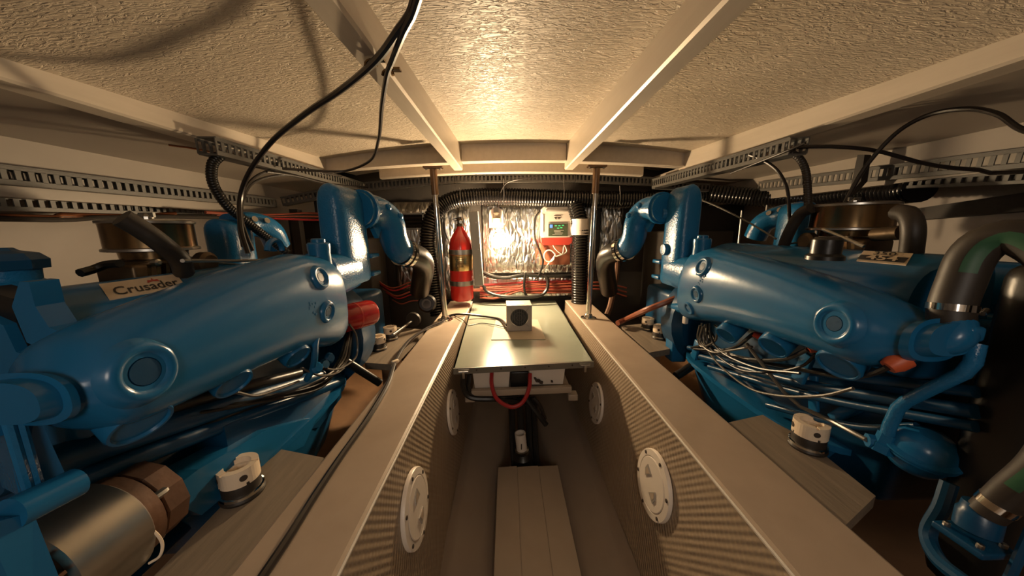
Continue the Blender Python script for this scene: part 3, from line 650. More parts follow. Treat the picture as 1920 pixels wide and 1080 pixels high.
# heater cord along the left stringer
zc_ = 0.386
cord = [hb + V(-hw / 2, 0.02, 0.02), PZ(935, 598, ZL + 0.008), PZ(900, 592, ZL + 0.012), PZ(862, 589, 0.39), PZ(838, 594, zc_), PZ(828, 604, zc_), PZ(800, 616, zc_), PZ(766, 640, zc_), PZ(742, 676, zc_), PZ(727, 720, zc_), PZ(690, 784, zc_), PZ(640, 855, zc_), PZ(590, 930, zc_), PZ(540, 1010, zc_), PZ(480, 1100, zc_), PZ(430, 1180, zc_)]
cable('power_cord', cord, 0.0055, 'cable', 'black power cord from the fan heater lying along the left stringer', 'cord', n=110)
cable('power_cord', [hb + V(-hw / 2, 0.03, 0.008), PZ(905, 606, ZL + 0.004), PZ(878, 610, ZL + 0.004), PZ(868, 600, 0.386), PZ(850, 592, 0.384), PZ(838, 596, 0.384)], 0.0018, 'cable', 'thin black wire across the lid to the left post', 'wire', n=40)
obj('cable_clip', MB().box(PZ(741, 678, 0.389), (0.02, 0.012, 0.008), Euler((0, 0, R(50))).to_matrix(), bev=0.002), 'cream', label='pale cable clip on the left stringer holding the black cord', cat='clip')

# batteries under the lid
by = 0.905
def battery(px0, px1, py0, py1, label):
    a = PY(px0, py1, by); b = PY(px1, py0, by); W_ = b.x - a.x; H_ = 0.075; t = thing('battery_box', label, 'battery box', ((a.x + b.x) / 2, by + 0.1, a.z))
    mb = MB(); zt = a.z + H_
    rs = [[V((a.x + b.x) / 2 + u * W_ / 2 * k, by + (0.10 + v_ * 0.10 * k), z) for u, v_ in ((-.96, -1), (.96, -1), (1, -.9), (1, .9), (.96, 1), (-.96, 1), (-1, .9), (-1, -.9))] for k, z in ((0.90, a.z), (1.0, zt))]
    obj('body', mb.rings(rs, True, smooth=False), 'white', t)
    obj('rim', MB().box(((a.x + b.x) / 2, by + 0.10, zt + 0.004), (W_ * 1.06, 0.215, 0.010), bev=0.003), 'white', t)
    return t, a, b
t1, a, b = battery(885, 958, 700, 731, 'white plastic battery box under the lid, left of the black one')
t2, a3, b3 = battery(990, 1062, 694, 724, 'white plastic battery box with dark scratches under the lid on the right')
for (u, v_) in ((0.22, 0.5), (0.32, 0.35), (0.62, 0.45)):
    p = V(a3.x + (b3.x - a3.x) * u, by - 0.006, a3.z + 0.04 * v_)
    mb = MB(); mb.prism([p + V(-0.008, 0, 0.008), p + V(-0.002, 0, 0.007), p + V(0.003, 0, 0.001), p + V(0.009, 0, 0), p + V(0.007, 0, -0.005), p + V(-0.002, 0, -0.004)], (0, 0.012, 0)) if u < 0.5 else mb.box(p, (0.006, 0.01, 0.003))
    obj('scratch', mb, 'dirt_and_holes', t2, label='dark scuff mark')
a4 = PY(956, 729, by + 0.02); b4 = PY(992, 700, by + 0.02)
t = obj('battery', MB().box(((a4.x + b4.x) / 2, by + 0.1, a4.z + 0.03), (b4.x - a4.x - 0.004, 0.18, 0.065), bev=0.004), 'black', label='black battery between the two white battery boxes', cat='battery')
sa = PY(884, 744, 0.885); sb = PY(1072, 735, 0.885)
t = thing('battery_shelf', 'grey wooden shelf carrying the battery boxes', 'shelf', ((sa.x + sb.x) / 2, 0.9, sa.z))
obj('front_rail', MB().box(((sa.x + sb.x) / 2, 0.893, (sa.z + sb.z) / 2 + 0.008), (sb.x - sa.x, 0.018, 0.020), Euler((0, R(-1.6), 0)).to_matrix(), bev=0.002), 'boxgrey', t)
obj('board', MB().box(((sa.x + sb.x) / 2, 1.12, a.z - 0.006), (sb.x - sa.x, 0.44, 0.010)), 'boxgrey', t)
for x in (sa.x - 0.005, sb.x + 0.005): obj('cleat', MB().box((x, 0.90, a.z - 0.022), (0.03, 0.03, 0.02), bev=0.002), 'boxgrey', t)
cable('red_cable', [PY(922, 698, 0.90), PY(922, 722, 0.875), PY(932, 748, 0.862), PY(958, 763, 0.86), PY(980, 754, 0.865), PY(992, 728, 0.875), PY(994, 700, 0.90)], 0.0062, 'redcable', 'bright red cable looping between the battery boxes')
cable('black_cable', [PY(868, 700, 0.885), PY(868, 722, 0.88), PY(875, 740, 0.88), PY(892, 747, 0.88), PY(930, 748, 0.885), PY(965, 752, 0.92), PY(985, 756, 0.96)], 0.0085, 'black', 'thick black cable hanging under the left lid latch')
cable('black_cable', [PY(880, 702, 0.895), PY(878, 728, 0.89), PY(892, 742, 0.89), PY(940, 745, 0.895), PY(975, 740, 0.94)], 0.007, 'black', 'second black cable under the left end of the shelf')
cable('black_cable', [PY(984, 742, 0.94), PY(996, 760, 0.93), PY(1010, 778, 0.92), PY(1024, 796, 0.92)], 0.009, 'black', 'black cable end poking down right of the red loop')
cable('black_cable', [PY(1000, 745, 0.96), PY(1012, 760, 0.96), PY(1022, 785, 0.97)], 0.006, 'hosedark', 'thin dark cable end behind the red loop')
for k, x in enumerate((958, 974, 990, 1000)):
    cable('bilge_hose', [PY(x, 745, 1.10), PY(x + 2, 790, 1.08), PY(x + 4, 840, 1.04), PY(x + 8, 890, 1.0)], 0.012, 'black', ['leftmost', 'second', 'third', 'rightmost'][k] + ' black hose running down into the bilge trough', 'hose', group='black hoses in the bilge trough')

# grey box in the bilge
t = thing('bilge_box', 'long grey-brown box lying in the bilge well', 'box', (0.005, 0.2, -0.19))
mb = MB(); mb.prism([V(-0.100, 0.92, -0.034), V(0.104, 0.93, -0.034), V(0.122, 0.90, -0.185), V(-0.114, 0.90, -0.185)], (0, -1.5, 0)); obj('body', mb, 'boxgrey', t)
for x0, x1 in ((-0.099, -0.036), (-0.034, 0.036), (0.038, 0.103)):
    obj('board', MB().prism([V(x0, 0.922, -0.0345), V(x1, 0.926, -0.0345), V(x1, -0.58, -0.0345), V(x0, -0.58, -0.0345)], (0, 0, 0.004)), 'boxgrey', t)
# bilge pump with white outlet pipe
pb = PY(979, 846, 1.0); pt = PY(975, 812, 1.0)
t = thing('bilge_pump', 'bilge pump with a short white upright outlet pipe', 'pump', pb)
ax = (pt - pb).normalized(); Lp = (pt - pb).length
obj('outlet_pipe', MB().lathe(pb, ax, [(0.0195, -0.02), (0.0195, Lp), (0.0165, Lp), (0.0165, 0.0)], 24, cap=False), 'white', t, label='white plastic pipe')
obj('pipe_slot', MB().box(pb + ax * (Lp * 0.45) + V(0, -0.0193, 0), (0.004, 0.002, 0.022)), 'dirt_and_holes', t)
obj('clamp', MB().lathe(pb - ax * 0.006, ax, [(0.022, 0), (0.025, 0.002), (0.025, 0.014), (0.021, 0.016)], 24), 'steel', t)
obj('body', MB().lathe(pb - ax * 0.07, ax, [(0.034, 0), (0.036, 0.01), (0.036, 0.05), (0.028, 0.06), (0.022, 0.066)], 24), 'black', t)
obj('sticker', MB().box(PY(995, 895, 0.955), (0.02, 0.002, 0.05), bev=0.0005), 'greywire', t)

# ================================================================== DECK PLATES
def deckplate():
    t = thing('deck_plate', 'white round inspection plate', 'deck plate', (0, 0, 0), 'round inspection plates in the stringer sides')
    r = 0.066; A = V(-1, 0, 0)                # faces -x
    obj('flange', MB().lathe((0, 0, 0), A, [(r, -0.002), (r, 0.004), (r * 0.985, 0.0055), (r * 0.80, 0.0065), (r * 0.785, 0.0045)], 48), 'white', t)
    obj('screw_lid', MB().lathe((0, 0, 0), A, [(r * 0.77, 0.0), (r * 0.77, 0.0062), (r * 0.75, 0.0072), (r * 0.05, 0.0078)], 40), 'white', t)
    for k in range(6):
        a_ = R(60 * k + 20); obj('screw', MB().lathe((0, math.cos(a_) * r * 0.89, math.sin(a_) * r * 0.89), A, [(0.0035, 0.005), (0.0035, 0.0072), (0.002, 0.0078)], 10), 'dirt_and_holes', t)
    for s in (-1, 1):
        def tri(k, h): return [V(-h, y * k * s + s * 0.020, z * k * s + s * 0.004) for y, z in ((-0.010, 0.012), (0.011, 0.012), (0.011, -0.002), (0.0, -0.013))]
        g = obj('finger_grip', MB().prism(tri(1.0, 0.0072), (-0.0022, 0, 0)), 'hbox', t, label='raised finger grip')
        obj('grip_recess', MB().prism(tri(0.62, 0.0094), (-0.0004, 0, 0)), 'dirt_and_holes' if False else 'hboxside', g)
    return t
dp = deckplate()
def wallpt(px, py, s):
    x = 0.235
    for _ in range(6):
        p = PX(px, py, s * x); x = 0.256 - (0.374 - p.z) / 0.394 * 0.046
    return PX(px, py, s * x)
lean = math.atan2(0.046, 0.394)
first = True
for px, py, s, tw, l in ((1229, 907, 1, 25, 'large-looking white inspection plate near the bottom right of the well'), (775, 950, -1, 70, 'white inspection plate on the left stringer nearest the camera'),
                         (1120, 755, 1, 15, 'white inspection plate under the right lid latch'), (847, 772, -1, 80, 'white inspection plate under the left lid latch')):
    p = wallpt(px, py, s) + V(-s * 0.003, 0, 0.0)
    rot = (Matrix.Rotation(lean * s, 3, 'Y') @ (Matrix.Rotation(math.pi, 3, 'Z') if s < 0 else Matrix.Identity(3)) @ Matrix.Rotation(R(tw), 3, 'X')).to_euler()
    if first: dp.location = p; dp.rotation_euler = rot; dp['label'] = l; first = False
    else: dup(dp, p, rot, l)

# ================================================================== PLANKS AND PIPE FITTINGS BESIDE THE ENGINES
def plank(pts, z, th, label):
    P = [PZ(x, y, z) for x, y in pts]
    o = obj('mounting_plank', MB().prism(P, (0, 0, -th)), 'plank', label=label, cat='plank')
    c_ = sum(P, V(0, 0, 0)) / 4; s = 1 if c_.x > 0 else -1
    for q in (0.2, 0.8):
        b_ = c_ + (P[3] - P[0]) * (q - 0.5) * 0.6; b_.x = max(abs(b_.x), 0.415) * s; zb = hull(b_.x) - 0.02
        obj('bearer', MB().box((b_.x, b_.y, (z - th + zb) / 2), (0.05, 0.05, z - th - zb)), 'bilge', o)
    return o
ZP = 0.366
plank([(520, 841), (607, 858), (455, 1120), (250, 1120)], ZP, 0.022, 'worn grey plank beside the left stringer carrying one fitting')
plank([(1366, 792), (1447, 774), (1642, 930), (1584, 986)], ZP, 0.02, 'worn grey plank beside the right stringer carrying one fitting')
plank([(684, 680), (733, 683), (795, 618), (728, 612)], ZP, 0.02, 'short grey plank beside the left stringer carrying two fittings')
plank([(1164, 611), (1203, 607), (1268, 652), (1218, 661)], ZP, 0.02, 'short grey plank beside the right stringer carrying two fittings')
def fitting():
    t = thing('hose_fitting', 'fitting', 'fitting', (0, 0, 0), 'cream-topped fittings on the planks')
    r = 0.0245
    obj('rubber_base', MB().lathe((0, 0, 0), (0, 0, 1), [(r * 1.12, 0), (r * 1.15, 0.003), (r * 1.10, 0.006), (r * 0.98, 0.010), (r * 1.0, 0.026), (r * 0.9, 0.030)], 30), 'hosedark', t)
    obj('clamp_ring', MB().lathe((0, 0, 0.006), (0, 0, 1), [(r * 1.02, 0), (r * 1.12, 0.001), (r * 1.12, 0.005), (r * 1.02, 0.006)], 30), 'chrome', t)
    # collar with a notched rim, cut as ring segments
    mb = MB(); N = 36
    for k in range(N):
        a0, a1 = 2 * math.pi * k / N, 2 * math.pi * (k + 1) / N
        zt = 0.0495 if k % 12 in (0,) else 0.052
        zb = 0.031 if k % 9 == 4 else 0.027
        pts = [V(math.cos(a_) * rr, math.sin(a_) * rr, z) for a_ in (a0, a1) for rr in (r * 0.66, r * 1.02) for z in (zb, zt)]
        mb.add(pts, [(0, 1, 3, 2), (4, 6, 7, 5), (0, 4, 5, 1), (2, 3, 7, 6), (1, 5, 7, 3), (0, 2, 6, 4)], False)
    c = obj('collar', mb, 'cream', t, label='cream slotted plastic collar')
    for k in range(4):
        a_ = R(90 * k + 35); u = V(math.cos(a_), math.sin(a_), 0)
        obj('side_hole_shade', MB().lathe(u * (r * 1.0) + V(0, 0, 0.040), u, [(0.0048, 0), (0.0048, 0.0009)], 12), 'dirt_and_holes', c)  # dark disc stands in for the shade within each hole
    obj('bore', MB().lathe((0, 0, 0.028), (0, 0, 1), [(r * 0.64, 0), (r * 0.64, 0.004)], 20), 'rust', c)
    obj('inner_step', MB().lathe((0, 0, 0.028), (0, 0, 1), [(r * 0.68, 0.004), (r * 0.68, 0.015), (r * 0.5, 0.015), (r * 0.5, 0.004)], 6), 'cream', c)
    return t
ft = fitting(); first = True
for px, py, rz_, sc, l in ((456, 925, 0.3, 1.0, 'large cream-topped fitting on the plank nearest the left engine front'), (1513, 838, 2.1, 1.0, 'cream-topped fitting on the long plank by the right engine'),
                           (711, 655, 0.8, 0.93, 'nearer of the two cream-topped fittings by the left stringer'), (733, 636, 1.4, 0.93, 'farther of the two cream-topped fittings by the left stringer'),
                           (1236, 634, 1.9, 0.93, 'nearer of the two cream-topped fittings by the right stringer'), (1214, 618, 0.2, 0.93, 'farther of the two cream-topped fittings by the right stringer')):
    p = PZ(px, py, ZP)
    if first: ft.location = p; ft.rotation_euler = (0, 0, rz_); ft['label'] = l; ft.scale = (sc,) * 3; first = False
    else: dup(ft, p, (0, 0, rz_), l, (sc,) * 3)

# ================================================================== ENGINES
def text_mesh(txt, bold=0.0):
    cu = bpy.data.curves.new('lettering', 'FONT'); cu.body = txt; cu.offset = bold; cu.resolution_u = 3
    o = bpy.data.objects.new('lettering_tmp', cu); COL.objects.link(o)
    bpy.context.view_layer.update()
    me = bpy.data.meshes.new_from_object(o.evaluated_get(bpy.context.evaluated_depsgraph_get()))
    vs_ = [v.co.copy() for v in me.vertices]; fs = [tuple(p.vertices) for p in me.polygons]
    bpy.data.objects.remove(o); bpy.data.curves.remove(cu); bpy.data.meshes.remove(me)
    x0 = min(v.x for v in vs_); x1 = max(v.x for v in vs_); y0 = min(v.y for v in vs_); y1 = max(v.y for v in vs_)
    return [((v.x - x0) / (x1 - x0), (v.y - y0) / (y1 - y0)) for v in vs_], fs
def on_quad(mb, q, uvs, fs, u0, u1, v0, v1, off):
    """map a flat shape given in 0..1 onto quad q (bl, br, tr, tl)"""
    def P(u, v): u = u0 + (u1 - u0) * u; v = v0 + (v1 - v0) * v; return q[0].lerp(q[1], u).lerp(q[3].lerp(q[2], u), v) + off
    return mb.add([P(u, v) for u, v in uvs], fs, False)
def depth(p): return -(CROT.transposed() @ (p - CAM)).z
def ring_xz(c, hw, hh, n=28, e=2.6):
    out = []
    for k in range(n):
        a = 2 * math.pi * k / n; ca, sa = math.cos(a), math.sin(a)
        out.append(c + V(math.copysign(abs(ca) ** (2 / e), ca) * hw, 0, math.copysign(abs(sa) ** (2 / e), sa) * hh))
    return out
def rring(c, hx, hy, n=28, e=3.5):
    out = []
    for k in range(n):
        a = 2 * math.pi * k / n; ca, sa = math.cos(a), math.sin(a)
        out.append(c + V(math.copysign(abs(ca) ** (2 / e), ca) * hx, math.copysign(abs(sa) ** (2 / e), sa) * hy, 0))
    return out
def ringboss(mb, c, ax, r, h=0.009, hole=0.5):
    return mb.lathe(c, ax, [(r * 1.25, -0.006), (r * 1.12, h * 0.15), (r * 1.05, h * 0.6), (r * 0.98, h * 0.9), (r * 0.88, h), (r * 0.74, h * 0.8), (r * 0.66, h * 0.35), (r * hole, h * 0.3), (r * hole * 0.92, -0.012)], 32, cap=True)

def riser(t, s, cx, wx, y0, y1, z0, z1, small=False):
    cy = (y0 + y1) / 2; hy = (y1 - y0) / 2; mb = MB(); rs = []; H = z1 - z0
    for q, k in ((0.0, 0.90), (0.03, 1.0), (0.30, 1.0), (0.55, 0.98), (0.80, 0.98), (0.87, 0.94), (0.92, 0.84), (0.96, 0.68), (0.985, 0.48), (1.0, 0.2)):
        rs.append(rring(V(s * cx, cy, z0 + H * q), wx / 2 * k, hy * (k if q < 0.8 else 0.72 + 0.28 * k)))
    r_ = obj('exhaust_riser', mb.rings(rs, True), 'blue_cast', t)
    return r_

def engine(s, c):
    X = lambda px, py, x: PX(px, py, s * x)
    t = thing('marine_engine', c['label'], 'engine', (s * 0.62, 0.62, 0.10))
    yf, ye, zo = c['yf'], c['ye'], c['zo']
    # ---- block, pan, heads
    obj('engine_block', MB().box((s * 0.665, (yf + ye) / 2 + 0.02, 0.435), (0.23, ye - yf, 0.26), bev=0.015), 'blue_dark', t)
    mb = MB(); zt_, zb_ = 0.37, 0.18
    rs = [rring(V(s * (0.63), (yf + ye) / 2 + 0.05, z), hx, hy) for z, hx, hy in ((zt_, 0.150, (ye - yf) / 2 - 0.01), (zt_ - 0.012, 0.150, (ye - yf) / 2 - 0.01), (zt_ - 0.02, 0.135, (ye - yf) / 2 - 0.03), (0.24, 0.11, (ye - yf) / 2 - 0.08), (zb_, 0.08, (ye - yf) / 2 - 0.14))]
    obj('oil_pan', mb.rings(rs, True), 'blue', t)
    obj('cylinder_head', MB().box((s * 0.58, (yf + ye) / 2 - 0.005, 0.585 + zo), (0.135, ye - yf, 0.09), bev=0.01), 'blue', t)
    obj('cylinder_head', MB().box((s * 0.71, (yf + ye) / 2 - 0.005, 0.585 + zo), (0.10, ye - yf, 0.09), bev=0.01), 'blue', t)
    # ---- valve covers
    def cover(pts, y0, y1):
        ctr = V(sum(p[0] for p in pts) / len(pts), 0, sum(p[1] for p in pts) / len(pts)); rs = []
        fine = spline([V(x, 0, z) for x, z in pts], 26)
        for y, k in ((y0, 0.90), (y0 + 0.004, 0.96), (y0 + 0.014, 1.0), (y1 - 0.014, 1.0), (y1, 0.92)):
            rs.append([V(s * (ctr.x + (p.x - ctr.x) * k), y, zo + ctr.z + (p.z - ctr.z) * k) for p in fine])
        return MB().rings(rs, True)
    vc = obj('valve_cover', cover([(0.502, 0.615), (0.500, 0.640), (0.508, 0.676), (0.524, 0.699), (0.550, 0.7095), (0.575, 0.7175), (0.605, 0.7180), (0.628, 0.705), (0.636, 0.66), (0.636, 0.615)], yf + 0.01, ye - 0.02), 'blue', t)
    obj('cover_flange', MB().box((s * 0.568, (yf + ye) / 2 - 0.005, 0.622 + zo), (0.146, ye - yf - 0.03, 0.008), bev=0.002), 'blue', vc)
    for k in range(6):
        y = yf + 0.03 + (ye - yf - 0.08) * k / 5
        obj('cover_bolt', MB().lathe((s * 0.4985, y, 0.626 + zo), (0, 0, 1), [(0.006, 0), (0.006, 0.007), (0.004, 0.009)], 8), 'steel', vc)
    obj('valve_cover', cover([(0.672, 0.615), (0.672, 0.66), (0.684, 0.695), (0.705, 0.705), (0.745, 0.700), (0.760, 0.67), (0.765, 0.615)], yf + 0.01, ye - 0.02), 'blue', t)
    # sticker
    q = []
    for k_, (px, py) in enumerate(c['sticker']):
        p_ = X(px, py, 0.532 if k_ < 2 else 0.572); p_.z = zo + (0.7045 if k_ < 2 else 0.7195); q.append(p_)
    st = obj('cover_sticker', MB().prism(q, (0, 0, -0.0012)), 'paper', vc, label=c['sticker_label'])
    c['lettering'](vc, q)
    # ---- intake, carburettor, air cleaner
    cc = V(s * c['acx'], c['acy'], 0); zb, zt = c['acz']; r = c['acr']
    obj('intake_manifold', MB().box((cc.x, (yf + ye) / 2, 0.665 + zo), (0.07, (ye - yf) * 0.8, 0.05), bev=0.008), 'blue_dark', t)
    ca = obj('carburettor', MB().box((cc.x, cc.y, zb - 0.035), (0.085, 0.10, 0.035), bev=0.004).box((cc.x, cc.y, zb - 0.060), (0.095, 0.11, 0.018), bev=0.003)
             .box((cc.x - s * 0.02, cc.y - 0.062, zb - 0.040), (0.06, 0.035, 0.038), bev=0.005), 'brassdull', t)
    for k in range(5): obj('carburettor_rib', MB().box((cc.x - s * 0.047 + s * 0.0, cc.y - 0.06 + 0.014 * k, zb - 0.044), (0.006, 0.006, 0.042), Euler((R(-8), 0, 0)).to_matrix()), 'brass', ca)
    obj('choke_housing', MB().lathe((cc.x - s * 0.05, cc.y + 0.03, zb - 0.028), (-s, 0, 0), [(0.020, 0), (0.020, 0.014), (0.014, 0.018)], 18), 'brassdull', ca)
    for k, (dy_, dz_) in enumerate(((-0.05, -0.02), (0.0, -0.055), (0.045, -0.05))): obj('linkage_bolt', MB().lathe((cc.x - s * 0.050, cc.y + dy_, zb + dz_), (-s, 0, 0), [(0.006, 0), (0.006, 0.008), (0.003, 0.010)], 8), 'steel', ca)
    obj('throttle_rod', MB().tube([V(cc.x - s * 0.054, cc.y - 0.03, zb - 0.015), V(cc.x - s * 0.058, cc.y + 0.10, zb - 0.040)], 0.0022, 6), 'steel', ca)
    a = thing_part = obj('flame_arrestor', MB().lathe((cc.x, cc.y, zb), (0, 0, 1), [(r * 0.72, -0.016), (r * 0.74, -0.004), (r * 0.97, 0.0), (r * 0.97, zt - zb - 0.006), (r * 0.99, zt - zb - 0.002), (r * 0.9, zt - zb + 0.002), (r * 0.3, zt - zb + 0.004)], 48), 'brass', t, label='round brass air cleaner')
    obj('rim', MB().lathe((cc.x, cc.y, zt), (0, 0, 1), [(r * 0.95, -0.004), (r * 1.02, -0.003), (r * 1.02, 0.001), (r * 0.95, 0.003)], 48, cap=False), 'steel', a)
    obj('rim', MB().lathe((cc.x, cc.y, zb), (0, 0, 1), [(r * 0.95, -0.003), (r * 1.03, -0.002), (r * 1.03, 0.002), (r * 0.95, 0.004)], 48, cap=False), 'steel', a)
    obj('wing_nut', MB().lathe((cc.x, cc.y, zt + 0.003), (0, 0, 1), [(0.008, 0), (0.008, 0.006), (0.003, 0.012)], 10).box((cc.x, cc.y, zt + 0.012), (0.026, 0.004, 0.008)), 'steel', a)
    # ---- inboard exhaust manifold
    xm = 0.455; rs = []; prof_ = []
    for i, (px, py, hp, hw) in enumerate(c['man']):
        ctr = X(px, py, xm - 0.040); h = hp * depth(ctr) / F; ctr.x = s * xm
        rs.append(ring_xz(ctr, hw, h, 32, 2.5)); prof_.append((ctr.y, ctr.z, hw, h))
    man = obj('exhaust_manifold', MB().rings(rs, True), 'blue', t)
    for px, py, r_, hole in c['bosses']:
        x_ = xm - 0.045
        for _ in range(5):
            p = X(px, py, x_); y_, z_, w2, h2 = min(prof_[2:-6], key=lambda q_: abs(q_[0] - p.y)); e_ = min(abs(p.z - z_) / h2, 0.93)
            x_ = xm - w2 * (1 - e_ ** 2.5) ** 0.4
        ax = V(-s, 0, 0.55 * (p.z - z_) / h2)
        b_ = obj('port_boss', ringboss(MB(), p, ax, r_, 0.005, hole), 'blue', man)
        obj('port_hole_shade', MB().lathe(p, ax, [(r_ * hole * 0.93, 0.0), (r_ * hole * 0.93, 0.0019)], 24), 'blue_dark', man)  # disc coloured darker in place of the shade inside the hole
    for px, py, r_ in c['plugs']:
        p = X(px, py, xm - 0.022); ax = V(-s * 0.78, -0.25, -0.58)
        obj('core_plug', MB().lathe(p, ax, [(r_ * 1.06, -0.05), (r_ * 1.06, 0.0), (r_ * 1.0, 0.004), (r_ * 0.90, 0.004), (r_ * 0.86, 0.001), (r_ * 0.3, 0.0008)], 28), 'blue', man)
    p = X(*c['filler'], xm - 0.012)
    obj('filler_plug', MB().lathe(p, (0, 0, 1), [(0.022, -0.05), (0.020, 0.0), (0.021, 0.008), (0.021, 0.018), (0.018, 0.021), (0.013, 0.021), (0.013, 0.027), (0.010, 0.029)], 24), 'blue', man)
    mb = MB()
    for k in range(9): p = X(c['cast'][0] + random.uniform(-10, 10), c['cast'][1] + random.uniform(-12, 12), xm - 0.0515); mb.box(p, (0.002, 0.005, 0.004))
    cst = obj('casting_marks', mb, 'blue', man); cst['kind'] = 'stuff'
    # ---- inboard riser and elbow
    cx, wx, y0, y1, z0, z1 = c['riser']; rz_ = riser(t, s, cx, wx, y0, y1, z0, z1)
    ctr = X(c['man'][0][0], c['man'][0][1], xm)
    f0 = V(s * cx, y0 - 0.03, c['fz']); fz0 = rs[0][0].y
    obj('inlet_flange', MB().rings([ring_xz(f0 + V(0, dy_, 0), 0.040 * k, c['fh'] * 1.2 * k) for dy_, k in ((-0.09, 0.96), (-0.03, 1.0), (-0.028, 1.07), (-0.016, 1.07), (-0.014, 0.98), (0.06, 0.95), (0.10, 0.9))], True), 'blue_cast', rz_)
    for dz_ in (0.012, 0.062): obj('rear_lug', MB().box((s * (cx - wx * 0.28), y1 + 0.014, z0 + dz_), (wx * 0.45, 0.05, 0.012), bev=0.004), 'blue_cast', rz_)
    for px, py, xx, r_ in c['riser_discs']: obj('cover_disc', MB().lathe(X(px, py, xx), (-s, 0, 0), [(r_, -0.012), (r_, 0.004), (r_ * 0.92, 0.006), (r_ * 0.3, 0.0065)], 24), 'blue_cast', rz_)
    ep = [PY(px, py, y) for px, py, y in c['elbow']]
    path = spline(ep, 30); er_ = c['er']
    el = obj('exhaust_elbow', MB().tube(path[:25], [er_ * (1.0 + 0.10 * math.exp(-((i - 1) / 1.5) ** 2)) for i in range(25)], 24), 'blue_cast', t)
    obj('elbow_flange', MB().tube([path[1], path[2]], er_ * 1.22, 24), 'blue_cast', el)
    for i_, o_ in ((7, 0.9), (12, 0.9)): obj('elbow_bolt', MB().lathe(path[i_] + V(-s * er_ * o_, -er_ * 0.2, 0.01), (-s, -0.3, 0.1), [(0.009, 0), (0.009, 0.006), (0.005, 0.008)], 10), 'blue', el)
    obj('elbow_web', MB().prism([path[4] + V(0, 0, -er_ * 0.6), path[10] + V(0, 0, -er_ * 0.3), path[9] + V(0, -0.03, -er_ * 1.7)], (s * 0.012, 0, 0)), 'blue_cast', el)
    hz = spline([path[23], path[26], path[-1]] + [PY(*q_) for q_ in c['hose']], 30)
    obj('exhaust_hose', MB().tube(hz, er_ * 0.97, 20), 'black', t)
    for k in (24, 26):
        d_ = (path[k + 1] - path[k]).normalized(); obj('hose_clamp', MB().tube([path[k], path[k] + d_ * 0.012], er_ * 1.11, 24), 'chrome', t)
    # ---- outboard riser and elbow, seen past the air cleaner
    cx2, wx2, a0, a1, b0, b1 = c['riser2']; r2 = riser(t, s, cx2, wx2, a0, a1, b0, b1)
    p2 = spline([PY(px, py, y) for px, py, y in c['elbow2']], 20)
    e2 = obj('exhaust_elbow', MB().tube(p2, c['er'] * 0.85, 18), 'blue_cast', t)
    for k in (5, 9): obj('elbow_bolt', MB().lathe(p2[k] + V(-s * c['er'] * 0.8, -0.01, 0.012), (-s, -0.3, 0.3), [(0.008, 0), (0.008, 0.006)], 10), 'steel', e2)
    obj('exhaust_manifold', MB().tube([V(s * 0.82, yf + 0.02, 0.60 + zo), V(s * 0.82, a0 + 0.02, 0.62 + zo)], 0.055, 18), 'blue_dark', t)
    return t, man, X

# ------------------------------------------------------------------ left engine
def let_left(vc, q):
    uv, fs = text_mesh('Crusader', 0.012)
    obj('lettering', on_quad(MB(), q, uv, fs, 0.09, 0.93, 0.14, 0.66, V(0, 0, 0.0006)), 'ink', vc, label='black lettering')
    mb = MB(); on_quad(mb, q, [(0, 0), (0.5, 0.25), (1, 0), (0.9, 0.6), (0.62, 0.5), (0.5, 1), (0.38, 0.5), (0.1, 0.6)], [(0, 1, 2, 3, 4, 5, 6, 7)], 0.53, 0.70, 0.60, 0.92, V(0, 0, 0.0006))
    obj('red_emblem', mb, 'redink', vc, label='small red crown-like emblem')
def let_right(vc, q):
    obj('dark_band', MB().prism([q[0].lerp(q[3], v).lerp(q[1].lerp(q[2], v), u) + V(0, 0, 0.0004) for u, v in ((0.0, 0.12), (0.94, 0.12), (0.97, 0.56), (0.0, 0.56))], (0, 0, 0.0004)), 'ink', vc)
    uv, fs = text_mesh('454', 0.02); obj('lettering', on_quad(MB(), q, uv, fs, 0.16, 0.80, 0.15, 0.60, V(0, 0, 0.0014)), 'paper', vc, label='pale numerals')
    uv, fs = text_mesh('350', 0.01); obj('lettering', on_quad(MB(), q, uv, fs, 0.26, 0.72, 0.62, 0.92, V(0, 0, 0.0014)), 'ink', vc, label='black numerals')
W = 0.052
